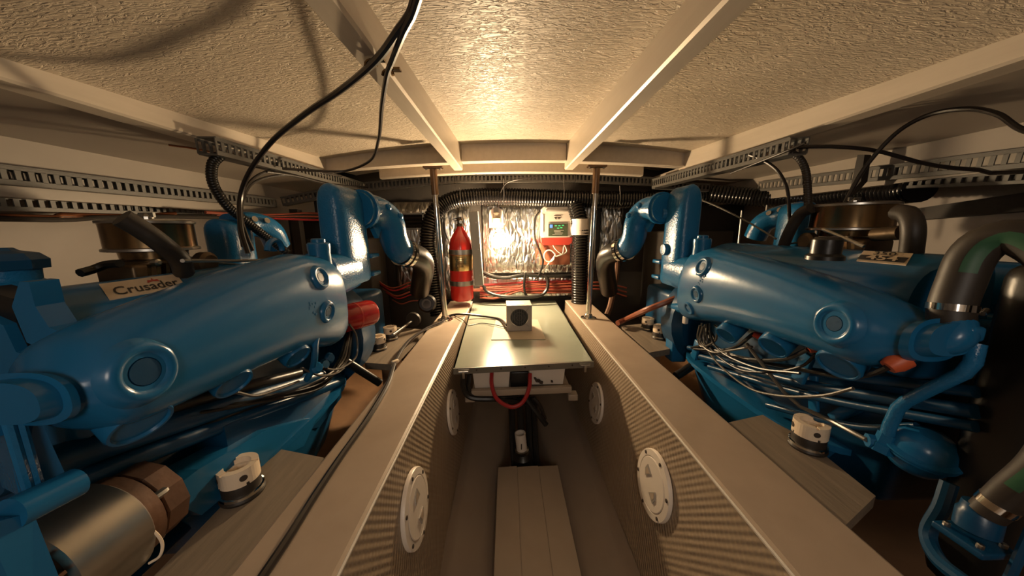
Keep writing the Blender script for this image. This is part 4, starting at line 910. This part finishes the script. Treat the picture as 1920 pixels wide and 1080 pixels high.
left, lman, LX = engine(-1, dict(label='blue marine engine on the left with a lettered sticker on its valve cover', yf=0.30, ye=0.80, zo=-0.021,
    sticker=[(201, 545), (349, 537), (332, 523), (184, 527)], sticker_label='cream sticker reading Crusader', lettering=let_left,
    acx=0.690, acy=0.565, acz=(0.733, 0.780), acr=0.058,
    man=[(650, 566, 60, W * .6), (645, 566, 80, W * .9), (632, 566, 88, W), (592, 568, 92, W), (550, 580, 92, W), (480, 608, 98, W), (400, 644, 101, W), (300, 690, 103, W), (262, 708, 100, W), (228, 722, 92, W), (208, 731, 78, W * .92), (194, 737, 56, W * .72), (178, 741, 45, W * .6), (162, 744, 45, W * .6), (160, 745, 52, W * .68), (144, 748, 54, W * .68), (142, 748, 43, W * .56), (100, 757, 43, W * .56)],
    bosses=[(270, 697, 0.026, 0.52), (600, 520, 0.020, 0.45), (614, 585, 0.019, 0.45)],
    plugs=[(262, 793, 0.024), (437, 718, 0.022), (557, 668, 0.022)],
    filler=(599, 474), cast=(590, 578),
    riser=(0.462, 0.068, 0.715, 0.860, 0.632, 0.868), fz=0.664, fh=0.042, riser_discs=[],
    elbow=[(672, 392, 0.83), (706, 396, 0.90), (730, 415, 0.94), (738, 446, 0.96), (750, 470, 0.99), (772, 478, 1.04)], hose=[(788, 486, 1.09), (794, 505, 1.18), (787, 545, 1.30)], er=0.041,
    riser2=(0.800, 0.075, 0.80, 0.90, 0.62, 0.795), elbow2=[(432, 425, 0.86), (470, 420, 0.92), (505, 432, 0.97), (520, 460, 1.00)]))
lp_ = left
# ring collar and mounting ear at the manifold's front
obj('lifting_eye', MB().tube([LX(515 + 14 * math.cos(a_), 470 + 20 * math.sin(a_), 0.50) for a_ in [R(180 + 18 * k) for k in range(11)]], 0.005, 8), 'blue', left)
# thermostat housing with dark cap
p = PX(14, 512, -0.60)
th_ = obj('thermostat_housing', MB().lathe(p, (0, 0, 1), [(0.030, -0.08), (0.024, -0.03), (0.026, -0.012), (0.021, -0.008), (0.022, 0.004), (0.026, 0.006)], 28), 'blue_cast', left)
obj('housing_cap', MB().lathe(p + V(0, 0, 0.004), (0, 0, 1), [(0.028, 0), (0.029, 0.010), (0.023, 0.017), (0.011, 0.020), (0.008, 0.023)], 8, smooth=False), 'blue_dark', th_, label='dark faceted cap')
Q = lambda pts, y: [PY(x_, y_, y) for x_, y_ in pts]
obj('head_front', MB().prism(Q([(36, 528), (54, 529), (66, 575), (92, 614), (142, 634), (124, 658), (85, 658), (50, 642), (22, 575)], 0.292), (0, 0.02, 0)), 'blue', left)
obj('front_gasket', MB().prism(Q([(-40, 540), (24, 560), (30, 600), (55, 652), (92, 668), (134, 664), (130, 682), (84, 682), (30, 664), (-40, 620)], 0.298), (0, 0.02, 0)), 'black', left)
obj('front_cover', MB().prism(Q([(-40, 590), (6, 610), (30, 660), (88, 680), (88, 702), (30, 720), (-40, 740)], 0.290), (0, 0.02, 0)), 'blue', left)
# bracket, alternator
obj('alternator_bracket', MB().prism([LX(0, 770, 0.48), LX(68, 770, 0.47), LX(128, 900, 0.47), LX(36, 930, 0.475)], (-0.03, 0.01, 0)).box(LX(20, 775, 0.485), (0.03, 0.05, 0.02)), 'blue', left)
for k in (0, 1): obj('bracket_rib', MB().tube([LX(14 + 22 * k, 790, 0.468), LX(52 + 20 * k, 915, 0.468)], 0.0035, 8), 'blue_cast', left)
obj('pivot_sleeve', MB().tube([LX(20, 965, 0.452), LX(142, 905, 0.452)], 0.013, 20), 'blue', left)
obj('adjusting_plate', MB().prism([LX(-30, 985, 0.445), LX(62, 960, 0.445), LX(112, 1085, 0.44), LX(60, 1180, 0.44), LX(-30, 1180, 0.445)], (-0.02, 0, 0)), 'blue', left)
A0 = V(-0.495, 0.225, 0.452); Ay = V(0.0, 1, -0.05).normalized(); ra = 0.056
alt = obj('alternator', MB().lathe(A0, Ay, [(ra * 0.9, 0.0), (ra, 0.003), (ra, 0.058), (ra * 0.94, 0.061)], 40), 'steel', left, label='bare metal alternator body')
obj('rear_housing', MB().lathe(A0 + Ay * 0.060, Ay, [(ra * 0.90, 0), (ra * 0.88, 0.016), (ra * 0.70, 0.022), (ra * 0.62, 0.024), (ra * 0.60, 0.045), (ra * 0.3, 0.048)], 30), 'rust', alt, label='rust-brown rear housing')
obj('rear_band', MB().lathe(A0 + Ay * 0.080, Ay, [(ra * 0.82, 0), (ra * 0.84, 0.002), (ra * 0.84, 0.024), (ra * 0.78, 0.026)], 12, smooth=False), 'rust', alt)
for k in range(16):
    a_ = 2 * math.pi * k / 16; u = V(math.cos(a_), 0, math.sin(a_))
    obj('fan_blade', MB().box(A0 - Ay * 0.012 + u * ra * 0.80, (0.003, 0.022, ra * 0.36), Matrix.Rotation(-a_ + math.pi / 2, 3, 'Y')), 'rust', alt)
obj('pulley', MB().lathe(A0 - Ay * 0.05, Ay, [(0.02, 0), (0.034, 0.004), (0.024, 0.012), (0.034, 0.020), (0.03, 0.026)], 30), 'steel', alt)
for k in range(4):
    a_ = R(90 * k + 30); obj('terminal_bolt', MB().lathe(A0 + Ay * 0.075 + V(math.cos(a_), 0, math.sin(a_)) * ra * 0.78, Ay, [(0.005, 0), (0.005, 0.012), (0.003, 0.016)], 8), 'steel', alt)
obj('white_lead', MB().tube(spline([LX(270, 993, 0.448), LX(290, 998, 0.44), LX(304, 1018, 0.438), (LX(300, 1042, 0.44)), LX(280, 1056, 0.45)], 24), 0.0014, 8), 'cream', alt)
# hoses and pipes along the block
for k, (p0, p1, p2, r_, m_) in enumerate((((-20, 905), (300, 800), (600, 705), 0.016, 'blue_dark'), ((60, 940), (330, 830), (640, 715), 0.012, 'blue_dark'), ((90, 870), (300, 770), (560, 700), 0.010, 'black'), ((250, 890), (420, 780), (560, 728), 0.009, 'black'))):
    obj('engine_hose', MB().tube(spline([LX(*p0, 0.52), LX(*p1, 0.515), LX(*p2, 0.50)], 30), r_, 12), m_, left)
obj('mount_foot', MB().prism([LX(300, 935, 0.484), LX(372, 880, 0.484), LX(500, 806, 0.484), LX(596, 780, 0.484), LX(570, 836, 0.484), LX(480, 880, 0.484), LX(378, 966, 0.484)], (-0.05, 0, 0)), 'blue', left)
obj('mount_foot', MB().prism([LX(420, 800, 0.50), LX(640, 700, 0.50), LX(640, 745, 0.50), LX(600, 800, 0.50), LX(430, 850, 0.50)], (-0.05, 0, 0)), 'blue_dark', left)
# ignition leads bundled at the rear
for k in range(9):
    dx_ = random.uniform(-6, 6); zz = 0.47 + 0.004 * (k % 4)
    obj('ignition_lead', MB().tube(spline([LX(658 + dx_, 600 + k * 2, 0.50), LX(652 + dx_, 640, zz), LX(640 + dx_ * 1.5, 680, zz), LX(600, 712 + 2 * k, zz), LX(540 - 10 * k, 735 + 3 * k, zz + 0.01), LX(450 - 14 * k, 748 + 4 * k, 0.51)], 36), 0.0026, 6), ('greywire', 'black', 'black')[k % 3], left)
for k, pts in enumerate(([(598, 682), (615, 692), (640, 690), (668, 668), (668, 630), (655, 608)], [(565, 690), (600, 704), (630, 700), (645, 690)], [(560, 715), (520, 730), (480, 742), (440, 735)])):
    obj('ignition_lead', MB().tube(spline([LX(x_, y_, 0.455) for x_, y_ in pts], 30), 0.0024, 8), 'greywire', left)
obj('dipstick_bracket', MB().tube(spline([LX(597, 625, 0.425), LX(591, 640, 0.42), LX(590, 668, 0.43), LX(586, 692, 0.45), LX(575, 712, 0.47)], 20), 0.006, 10), 'blue', left)
for k, (px, py) in enumerate(((566, 662), (605, 684), (592, 690), (615, 672))): obj('hose_clip', MB().lathe(LX(px, py, 0.445), (1, -0.3, 0.3), [(0.010, 0), (0.012, 0.004), (0.008, 0.010)], 14), ('blue', 'chrome', 'blue', 'blue_dark')[k], left)
# starter / bell housing behind
obj('bell_housing', MB().lathe((-0.62, 0.80, 0.47), (0, 1, 0), [(0.13, 0), (0.16, 0.02), (0.16, 0.10), (0.12, 0.16)], 28), 'blue_dark', left)
obj('gearbox', MB().box((-0.62, 1.06, 0.45), (0.17, 0.22, 0.20), bev=0.02), 'blue_dark', left)
of = PX(644, 598, -0.485); od = V(0.45, 0.80, -0.02).normalized()
fl_ = obj('oil_filter', MB().lathe(of - od * 0.01, od, [(0.034, 0), (0.036, 0.006), (0.036, 0.085), (0.033, 0.094), (0.020, 0.098)], 28), 'red', left, label='glossy red oil filter')
obj('filter_base', MB().lathe(of - od * 0.045, od, [(0.030, 0), (0.038, 0.006), (0.038, 0.030), (0.034, 0.036)], 24), 'blue', left)
mb = MB()
for k in range(3): mb.box(of + od * (0.045 + 0.012 * k) + V(0.018, -0.024, 0.022 - 0.012 * k), (0.010, 0.006, 0.008))
obj('filter_print', MB().lathe(of + od * 0.03, od, [(0.0365, 0), (0.0366, 0.001), (0.0366, 0.003), (0.0365, 0.004)], 28, cap=False), 'redplastic', fl_)
obj('rear_pump', MB().lathe(LX(676, 648, 0.505), (0.3, -0.4, 0.5), [(0.024, -0.03), (0.026, 0.0), (0.018, 0.005), (0.008, 0.007)], 24), 'blue_dark', left)
obj('rear_bracket', MB().box(LX(688, 618, 0.51), (0.03, 0.04, 0.02), bev=0.003), 'blue', left)
obj('vent_hose', MB().tube(spline([LX(228, 408, 0.55), LX(262, 428, 0.545), LX(300, 455, 0.54), LX(336, 486, 0.545), LX(345, 510, 0.56)], 24), 0.0125, 12), 'hosedark', left)
obj('fuel_line', MB().tube(spline([LX(150, 512, 0.66), LX(175, 505, 0.66), LX(200, 496, 0.65), LX(225, 494, 0.63)], 16), 0.006, 8), 'black', left)
obj('throttle_cable', MB().tube([LX(342, 489, 0.53), LX(440, 489, 0.60), LX(490, 488, 0.62)], 0.0028, 8), 'steel', left)
obj('drive_shaft', MB().tube([PY(736, 628, 1.02), PY(775, 600, 1.25)], 0.005, 12), 'steel', left)
obj('shaft_flange', MB().lathe(PY(774, 600, 1.24), (0.1, 1, 0.1), [(0.03, 0), (0.032, 0.01), (0.02, 0.014)], 18), 'hosedark', left)
obj('mount_tube', MB().tube([PX(640, 672, -0.50), PZ(712, 718, 0.335)], 0.011, 14), 'black', left)

# ------------------------------------------------------------------ right engine
right, rman, RX = engine(1, dict(label='blue marine engine on the right with a numbered sticker on its valve cover', yf=0.41, ye=0.93, zo=0.0,
    sticker=[(1604, 498), (1699, 497), (1712, 477), (1617, 482)], sticker_label='small sticker reading 350 454', lettering=let_right,
    acx=0.690, acy=0.680, acz=(0.757, 0.808), acr=0.068,
    man=[(1270, 545, 40, W * .6), (1275, 541, 58, W * .9), (1284, 536, 67, W), (1310, 535, 70, W), (1360, 545, 68, W), (1440, 568, 69, W), (1520, 596, 69, W), (1575, 617, 68, W), (1612, 630, 63, W), (1634, 638, 50, W * .85), (1648, 640, 40, W * .66), (1662, 640, 35, W * .58), (1676, 640, 35, W * .58), (1677, 640, 42, W * .66), (1696, 639, 43, W * .66), (1697, 639, 34, W * .55), (1725, 638, 33, W * .55)],
    bosses=[(1566, 607, 0.027, 0.42), (1318, 500, 0.021, 0.45), (1306, 552, 0.019, 0.45), (1293, 578, 0.016, 0.2)],
    plugs=[(1362, 628, 0.022), (1450, 650, 0.024), (1572, 684, 0.026)],
    filler=(1316, 462), cast=(1315, 525),
    riser=(0.452, 0.068, 0.865, 0.975, 0.595, 0.880), fz=0.635, fh=0.042, riser_discs=[(1243, 401, 0.414, 0.017), (1246, 468, 0.414, 0.017)],
    elbow=[(1246, 390, 0.95), (1214, 393, 1.03), (1195, 413, 1.06), (1189, 443, 1.07), (1177, 464, 1.11), (1154, 472, 1.16)], hose=[(1140, 480, 1.21), (1135, 500, 1.28), (1142, 545, 1.40)], er=0.039,
    riser2=(0.815, 0.07, 0.90, 0.99, 0.66, 0.835), elbow2=[(1500, 398, 0.95), (1462, 405, 1.02), (1430, 420, 1.06), (1416, 445, 1.08)]))
obj('outlet_elbow', MB().tube(spline([RX(1735, 640, 0.455), RX(1770, 640, 0.46), RX(1792, 628, 0.465), RX(1790, 606, 0.47)], 20), 0.0165, 20), 'blue', right)
obj('outlet_lug', MB().box(RX(1820, 625, 0.47), (0.018, 0.014, 0.018), bev=0.004), 'blue', right)
hp = [RX(1783, 612, 0.47), RX(1784, 575, 0.47), RX(1800, 530, 0.475), RX(1822, 480, 0.48), RX(1860, 450, 0.485), RX(1920, 448, 0.49), RX(2010, 520, 0.49), RX(2040, 700, 0.47), RX(1980, 850, 0.46), RX(1895, 925, 0.455), RX(1850, 962, 0.45)]
ch = obj('coolant_hose', MB().tube(spline(hp, 70), [0.0185 - 0.0055 * max(0, i_ - 40) / 29 for i_ in range(70)], 22), 'hosedark', right, label='fat dark brown hose with green tape')
hs = spline(hp, 70)
for i0, i1, sgn in ((10, 26, 1), (56, 63, 1)):
    seg = hs[i0:i1]; mb = MB(); rows = []
    for i, p in enumerate(seg):
        tt = (hs[i0 + i + 1] - hs[i0 + i - 1]).normalized(); vdir = (CAM - p).normalized(); u = (vdir - tt * vdir.dot(tt)).normalized(); w_ = tt.cross(u)
        rows.append([p + (u * math.cos(a_) + w_ * math.sin(a_)) * ((0.0189 if i0 < 40 else 0.0150)) for a_ in [R(-12 + 10 * k) for k in range(5)]])
    n = 5; mb.add([p for r_ in rows for p in r_], [(i * n + k, i * n + k + 1, (i + 1) * n + k + 1, (i + 1) * n + k) for i in range(len(rows) - 1) for k in range(n - 1)])
    obj('green_tape', mb, 'green', ch, label='strip of green tape')
for i_ in (3, 66):
    d_ = (hs[i_ + 1] - hs[i_]).normalized(); cl_ = obj('hose_clamp', MB().tube([hs[i_], hs[i_] + d_ * 0.008], 0.0198 if i_ < 40 else 0.0142, 26), 'chrome', ch)
    obj('clamp_screw', MB().tube([hs[i_] + V(0.014, -0.016, 0), hs[i_] + V(0.024, -0.012, 0.003)], 0.003, 8), 'chrome', ch)
# raw water pump lower right
pw = RX(1832, 985, 0.45)
pm = obj('water_pump', MB().lathe(pw, (0.12, 0.1, 1), [(0.012, -0.008), (0.016, -0.005), (0.016, 0.013), (0.014, 0.016), (0.013, 0.024)], 28), 'blue_dark', right)
obj('pump_base', MB().box(pw + V(0, 0.0, -0.018), (0.040, 0.040, 0.008), bev=0.002), 'blue_dark', right)
for k in range(4):
    a_ = R(90 * k + 45); obj('pump_bolt', MB().lathe(pw + V(math.cos(a_) * 0.018, math.sin(a_) * 0.018, -0.014), (0, 0, 1), [(0.003, -0.008), (0.003, 0.004), (0.002, 0.005)], 8), 'steel', pm)
obj('pump_rail', MB().tube(spline([RX(1780, 905, 0.50), RX(1765, 950, 0.49), RX(1740, 1000, 0.48), RX(1760, 1050, 0.46), RX(1820, 1100, 0.44)], 24), 0.008, 10), 'blue_dark', right)
obj('pump_bracket', MB().tube([RX(1935, 990, 0.46), RX(1890, 1090, 0.45)], 0.004, 8), 'blue_dark', right)
obj('dark_filler', MB().box((0.655, 0.325, 0.50), (0.27, 0.065, 0.44), bev=0.02), 'black', right)  # black box added to fill the dark void at the right edge
# dome cover (fuel pump) and its pipes
fp_ = RX(1728, 842, 0.515); fa = V(-0.12, -0.25, 0.95).normalized()
dm = obj('fuel_pump', MB().lathe(fp_, fa, [(0.016, -0.036), (0.026, -0.028), (0.030, -0.018), (0.031, -0.005), (0.037, -0.004), (0.037, -0.001), (0.034, 0.0), (0.034, 0.001), (0.0385, 0.0012), (0.0385, 0.004), (0.032, 0.006), (0.029, 0.015), (0.022, 0.024), (0.010, 0.029)], 32), 'blue', right)
for k in range(6):
    a_ = R(60 * k); u = fa.cross(V(0, 0, 1)).normalized(); w_ = fa.cross(u); obj('pump_screw', MB().lathe(fp_ + (u * math.cos(a_) + w_ * math.sin(a_)) * 0.033, fa, [(0.004, 0), (0.004, 0.005)], 8), 'blue', dm)
un = RX(1660, 828, 0.485)
obj('pipe_union', MB().lathe(un, (0.25, 0, 1), [(0.013, -0.016), (0.013, -0.004), (0.011, -0.002), (0.011, 0.012)], 6, smooth=False).tube([un + V(-0.012, 0.012, -0.006), un + V(0.03, -0.01, -0.006)], 0.010, 8), 'blue', right)
obj('fuel_pipe', MB().tube([un, RX(1668, 798, 0.485), RX(1684, 765, 0.485), RX(1700, 752, 0.485), RX(1760, 722, 0.48), RX(1806, 700, 0.48), RX(1824, 680, 0.48), RX(1832, 645, 0.485)], 0.0075, 12), 'blue_cast', right)
obj('fuel_pipe', MB().tube([un + V(-0.012, 0.012, -0.006), RX(1560, 790, 0.50), RX(1500, 762, 0.49), RX(1470, 735, 0.48), RX(1400, 645, 0.465)], 0.0035, 8), 'greywire', right)
for k, (p0, p1, p2, r_) in enumerate((((1300, 664), (1500, 718), (1830, 772), 0.013), ((1292, 652), (1480, 690), (1830, 735), 0.011), ((1330, 688), (1520, 742), (1830, 800), 0.010), ((1440, 760), (1600, 800), (1720, 800), 0.009))):
    obj('engine_pipe', MB().tube(spline([RX(*p0, 0.50), RX(*p1, 0.505), RX(*p2, 0.515)], 30), r_ * 0.7, 14), 'blue_dark', right)
for px, py in ((1506, 690), (1305, 656)): obj('pipe_bracket', MB().box(RX(px, py, 0.492), (0.008, 0.024, 0.06), Euler((R(12), 0, 0)).to_matrix(), bev=0.002), 'blue', right)
obj('pipe_stay', MB().box(RX(1525, 735, 0.51), (0.006, 0.018, 0.07), Euler((R(-12), 0, 0)).to_matrix(), bev=0.002), 'blue', right)
obj('block_rib', MB().box(RX(1600, 765, 0.54), (0.02, 0.018, 0.09), Euler((R(35), 0, 0)).to_matrix(), bev=0.004), 'blue', right)
for k, (px, py, x_, dx_, dy_, r_, m_) in enumerate(((1426, 631, 0.46, 22, 8, 0.008, 'redplastic'), (1527, 650, 0.445, 20, -8, 0.010, 'orange'), (1680, 680, 0.43, 26, -14, 0.0125, 'orange'))):
    a_ = RX(px - dx_ * .6, py - dy_ * .6, x_); b_ = RX(px + dx_ * .6, py + dy_ * .6, x_ + 0.015)
    obj('plug_boot', MB().tube([a_, a_.lerp(b_, 0.4), b_], [r_ * 0.7, r_ * 0.95, r_], 16), m_, right, label='orange spark plug boot' if k else 'pinkish red spark plug boot')
    obj('plug_lead', MB().tube(spline([a_, RX(px - 60, py + 24, x_ + 0.02), RX(px - 130, py + 22, 0.485), RX(1340, 640 + 8 * k, 0.48), RX(1322, 610, 0.49)], 24), 0.0038, 8), 'black', right)
for k, pts in enumerate(([(1318, 612), (1312, 640), (1335, 660), (1370, 657), (1410, 650)], [(1322, 608), (1320, 640), (1345, 680), (1400, 725), (1460, 742), (1540, 742), (1600, 728)], [(1326, 606), (1330, 650), (1380, 690), (1440, 698), (1500, 688), (1530, 664)], [(1330, 606), (1336, 640), (1360, 665), (1420, 690), (1500, 700)], [(1312, 610), (1308, 632), (1316, 650), (1340, 640), (1345, 622)], [(1316, 606), (1314, 636), (1324, 652)], [(1340, 610), (1360, 626), (1362, 630)])):
    obj('ignition_lead', MB().tube(spline([RX(x_, y_, 0.465 + 0.004 * (k % 3)) for x_, y_ in pts], 36), 0.0026, 8), ('greywire', 'greywire', 'black', 'black')[k % 4], right)
obj('cream_connector', MB().box(RX(1285, 600, 0.46), (0.012, 0.012, 0.022), Euler((0, 0, R(20))).to_matrix(), bev=0.002), 'white', right)
obj('coil_bracket', MB().box(RX(1268, 608, 0.50), (0.05, 0.06, 0.05), bev=0.008), 'blue', right)
obj('transmission_cooler', MB().tube([RX(1288, 578, 0.49), RX(1262, 576, 0.49)], 0.018, 16), 'blue', right)
obj('bell_housing', MB().lathe((0.62, 0.93, 0.46), (0, 1, 0), [(0.13, 0), (0.155, 0.02), (0.155, 0.09), (0.11, 0.15)], 28), 'blue_dark', right)
obj('gearbox', MB().box((0.60, 1.16, 0.44), (0.17, 0.2, 0.20), bev=0.02), 'blue_dark', right)
obj('mount_leg', MB().box(RX(1268, 645, 0.505), (0.05, 0.05, 0.11), bev=0.006), 'blue', right)
obj('mount_tube', MB().tube([RX(1310, 678, 0.52), PZ(1268, 705, 0.33)], 0.012, 12), 'black', right)
obj('oil_cap', MB().lathe(PZ(1545, 487, 0.709), (0, 0, 1), [(0.024, 0), (0.024, 0.006), (0.019, 0.010), (0.019, 0.032), (0.015, 0.036)], 20), 'black', right)
obj('vent_hose', MB().tube(spline([RX(1686, 398, 0.60), RX(1704, 404, 0.59), RX(1712, 430, 0.585), RX(1708, 475, 0.59)], 24), 0.0135, 12), 'hosedark', right)
obj('vent_hose', MB().tube(spline([RX(1522, 390, 0.62), RX(1500, 402, 0.62), RX(1480, 435, 0.62), RX(1462, 480, 0.63)], 24), 0.012, 12), 'hosedark', right)
obj('choke_tube', MB().tube(spline([RX(1543, 430, 0.575), RX(1580, 445, 0.575), RX(1620, 462, 0.578)], 16), 0.003, 8), 'steel', right)
obj('breather_pipe', MB().tube([RX(1640, 440, 0.60), RX(1690, 436, 0.60)], 0.012, 12), 'brassdull', right)
cable('brown_hose', [PZ(1158, 606, 0.39), PZ(1175, 598, 0.40), PY(1210, 582, 1.04), PY(1250, 566, 1.0), PY(1275, 556, 0.99)], 0.0105, 'hosebrown', 'copper-brown hose running from the right stringer to the right engine', 'hose')

# ================================================================== CABLES UNDER THE DECKHEAD
def PCa(px, py, dz=0.0):      # point at the underside of the centre beams
    return PZ(px, py, 1.004 + dz)
cable('ceiling_cable', [V(0.0, -0.5, 1.0), V(-0.05, 0.0, 1.0), V(-0.105, 0.25, 1.0), PZ(778, 0, 0.995), PZ(745, 60, 0.990), PZ(700, 118, 0.994), PZ(640, 168, 1.004), PZ(570, 215, 0.990), PZ(510, 265, 0.960), PZ(468, 322, 0.900), PY(450, 372, 0.78), PY(452, 430, 0.75), PY(465, 475, 0.74)], 0.0052, 'cable', 'black cable sweeping from the deck beam down to the left engine', n=150)
cable('ceiling_cable', [V(0.012, -0.5, 0.992), V(-0.04, 0.0, 0.992), V(-0.098, 0.25, 0.990), PZ(782, 5, 0.988), PZ(757, 60, 0.986), PZ(735, 115, 0.992), PZ(726, 140, 0.994), PZ(716, 200, 1.0), PZ(710, 260, 1.0), PZ(695, 300, 0.985), PZ(650, 320, 0.965), PZ(590, 320, 0.955), PZ(530, 316, 0.948)], 0.0042, 'cable', 'thinner black cable hanging from the deck beam to the left duct', n=150)
for px, py, l in ((695, 118, 'small metal cable clip on the deck beam holding the sweeping cable'), (727, 136, 'small metal cable clip on the deck beam holding the thinner cable')):
    p = PZ(px, py, 1.0); obj('cable_clip', MB().tube([p + V(0.008 * math.cos(a_), 0, 0.008 * math.sin(a_) - 0.004) for a_ in [R(30 * k) for k in range(7)]], 0.0025, 6).box(p + V(0.013, 0, 0.004), (0.014, 0.010, 0.003)), 'brass', label=l, cat='clip')
# conduit from the open duct end on the left
obj('flexible_conduit', corr([PX(412, 292, -0.765), PX(398, 310, -0.775), PX(400, 345, -0.78), PX(425, 385, -0.775), PX(455, 410, -0.765), PX(500, 445, -0.74), PX(540, 475, -0.70)], 0.0115, 0.006, 0.10, 12), 'black', label='black flexible conduit dropping from the open left duct to the engine', cat='conduit')
cable('engine_lead', [PX(640, 330, -0.74), PX(560, 318, -0.755), PX(500, 322, -0.76), PX(462, 350, -0.75), PX(452, 400, -0.72), PX(462, 440, -0.70), PX(475, 470, -0.69)], 0.0042, 'cable', 'black lead leaving the left duct and dropping behind the sweeping cable', n=60)
cable('engine_lead', [PX(620, 336, -0.75), PX(540, 328, -0.765), PX(480, 340, -0.765), PX(455, 375, -0.75), PX(448, 420, -0.71), PX(455, 462, -0.69)], 0.0035, 'cable', 'thin black lead beside the sweeping cable on the left', n=60)
cable('copper_rod', [PX(316, 272, -0.87), PX(360, 278, -0.84), PX(405, 287, -0.79)], 0.0022, 'copper', 'thin copper rod end sticking out by the open left duct', 'rod', n=12)
cable('copper_pipe', [V(-1.16, -0.5, PX(-20, 404, -1.16).z), PX(-20, 404, -1.16), PX(100, 402, -1.16), PX(230, 404, -1.15), PX(330, 400, -1.12)], 0.005, 'copper', 'copper pipe running under the lower left duct', 'pipe')
cable('side_cable', [V(-1.15, -0.5, PX(-20, 410, -1.15).z), PX(-20, 410, -1.15), PX(150, 409, -1.15), PX(300, 406, -1.12), PX(430, 408, -1.08), PX(560, 410, -1.02)], 0.006, 'hosedark', 'dark cable along the left hull side')
for k in range(5):
    cable('red_wire', [PX(385 + 10 * k, 398 + 2 * k, -1.02), PX(470 + 8 * k, 404 + k, -1.0), PX(530, 402 + 2 * k, -0.99), PX(585, 400 + 3 * k, -0.95), PX(625, 404 + 2 * k, -0.92)], 0.005, ('rustcable', 'black', 'rustcable', 'black', 'redcable')[k], 'one of the cables bunched along the left hull side behind the riser', 'wire', n=30, group='cable bunch behind the left riser')
obj('wooden_upright', MB().box(PY(560, 440, 1.42) + V(0, 0, -0.04), (0.035, 0.03, 0.30)), 'darkwood', label='dark upright hull frame left of the left riser', cat='post')
# right side
cable('ceiling_cable', [PX(1495, 276, 0.66), PX(1560, 275, 0.70), PX(1640, 282, 0.76), PX(1740, 308, 0.84), PX(1830, 318, 0.90), PX(1960, 318, 0.95), V(1.0, 0.1, 0.86), V(1.03, -0.5, 0.86)], 0.0042, 'cable', 'black cable running from the right duct end to the right edge', n=50)
cable('arched_cable', [PX(1575, 400, 0.68), PX(1592, 365, 0.70), PX(1625, 310, 0.72), PX(1680, 250, 0.74), PX(1740, 216, 0.75), PX(1810, 204, 0.75), PX(1870, 214, 0.75), PX(1940, 250, 0.75), V(0.765, 0.40, 0.86), V(0.80, 0.28, 0.78), V(0.86, 0.15, 0.60)], 0.0042, 'cable', 'thin black cable arching high over the right engine', n=110)
obj('flexible_conduit', corr([PX(1478, 284, 0.665), PX(1498, 296, 0.675), PX(1510, 318, 0.685), PX(1514, 350, 0.69), PX(1516, 400, 0.69)], 0.0085, 0.006, 0.10, 12), 'hosedark', label='dark ribbed conduit dropping from the right duct end to the engine', cat='conduit')
cable('engine_lead', [PX(1405, 290, 0.63), PX(1430, 300, 0.64), PX(1458, 320, 0.65), PX(1476, 355, 0.66), PX(1480, 400, 0.67), PX(1482, 440, 0.67)], 0.004, 'cable', 'thin black lead dropping from the right duct beside the dark conduit', n=40)
cable('engine_lead', [PX(1300, 370, 0.56), PX(1340, 385, 0.585), PX(1400, 415, 0.60), PX(1455, 448, 0.60)], 0.0024, 'greywire', 'thin grey wire slanting down behind the right riser', 'wire', n=30)
cable('duct_cable', [PX(1370, 325, 0.622), PX(1420, 305, 0.622), PX(1470, 285, 0.622), PX(1510, 268, 0.63)], 0.0028, 'cable', 'thin black cable tied along the right duct', n=20)
cable('duct_cable', [PX(500, 322, -0.742), PX(560, 331, -0.742), PX(620, 345, -0.742), PX(700, 352, -0.742)], 0.003, 'cable', 'thin black cable tied along the left duct', n=20)
obj('hull_bracket', MB().prism([PX(1592, 365, 0.98), PX(1604, 308, 0.98), PX(1608, 290, 0.98), PX(1621, 290, 0.98), PX(1618, 312, 0.98), PX(1614, 340, 0.98)], (0.02, 0, 0)), 'darkwood', label='dark triangular bracket in front of the right side duct', cat='bracket')
mb = MB(); mb.prism([PX(1690, 395, 1.21), ext(PX(1960, 355, 1.21), PX(1690, 395, 1.21), 3), ext(PX(1960, 392, 1.21), PX(1690, 415, 1.21), 3), PX(1690, 415, 1.21)], (0.04, 0, 0)); obj('wood_stringer', mb, 'darkwood', label='dark wooden rail along the right hull side', cat='rail')
for k, (px, h0, h1) in enumerate(((1383, 395, 470), (1430, 385, 450))):
    obj('steel_rod', MB().tube([PX(px, h1, 0.86), PX(px + 8, h0, 0.86)], 0.003, 8), 'steel', label=['upright steel rod left of the right outboard elbow', 'upright steel rod behind the right outboard elbow'][k], cat='rod')
# dark lockers filling the outboard corners of the bulkhead
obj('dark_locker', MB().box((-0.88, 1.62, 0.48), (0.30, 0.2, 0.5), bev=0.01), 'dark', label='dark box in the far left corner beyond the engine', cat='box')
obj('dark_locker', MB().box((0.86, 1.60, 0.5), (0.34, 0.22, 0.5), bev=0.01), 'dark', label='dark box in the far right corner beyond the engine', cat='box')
# globe fixture added to carry the fill light behind the camera
t = thing('added_fill_lamp', 'added frosted globe fill lamp behind the viewpoint', 'lamp', (-0.05, -0.60, 0.80))
obj('globe', MB().sphere((-0.05, -0.60, 0.92), 0.05, n=12), 'bulbsoft', t)
obj('cap', MB().lathe((-0.05, -0.60, 0.965), (0, 0, 1), [(0.03, 0), (0.03, 0.03), (0.012, 0.04), (0.006, 0.08)], 18), 'black', t)
fo.location = (-0.05, -0.535, 0.90)
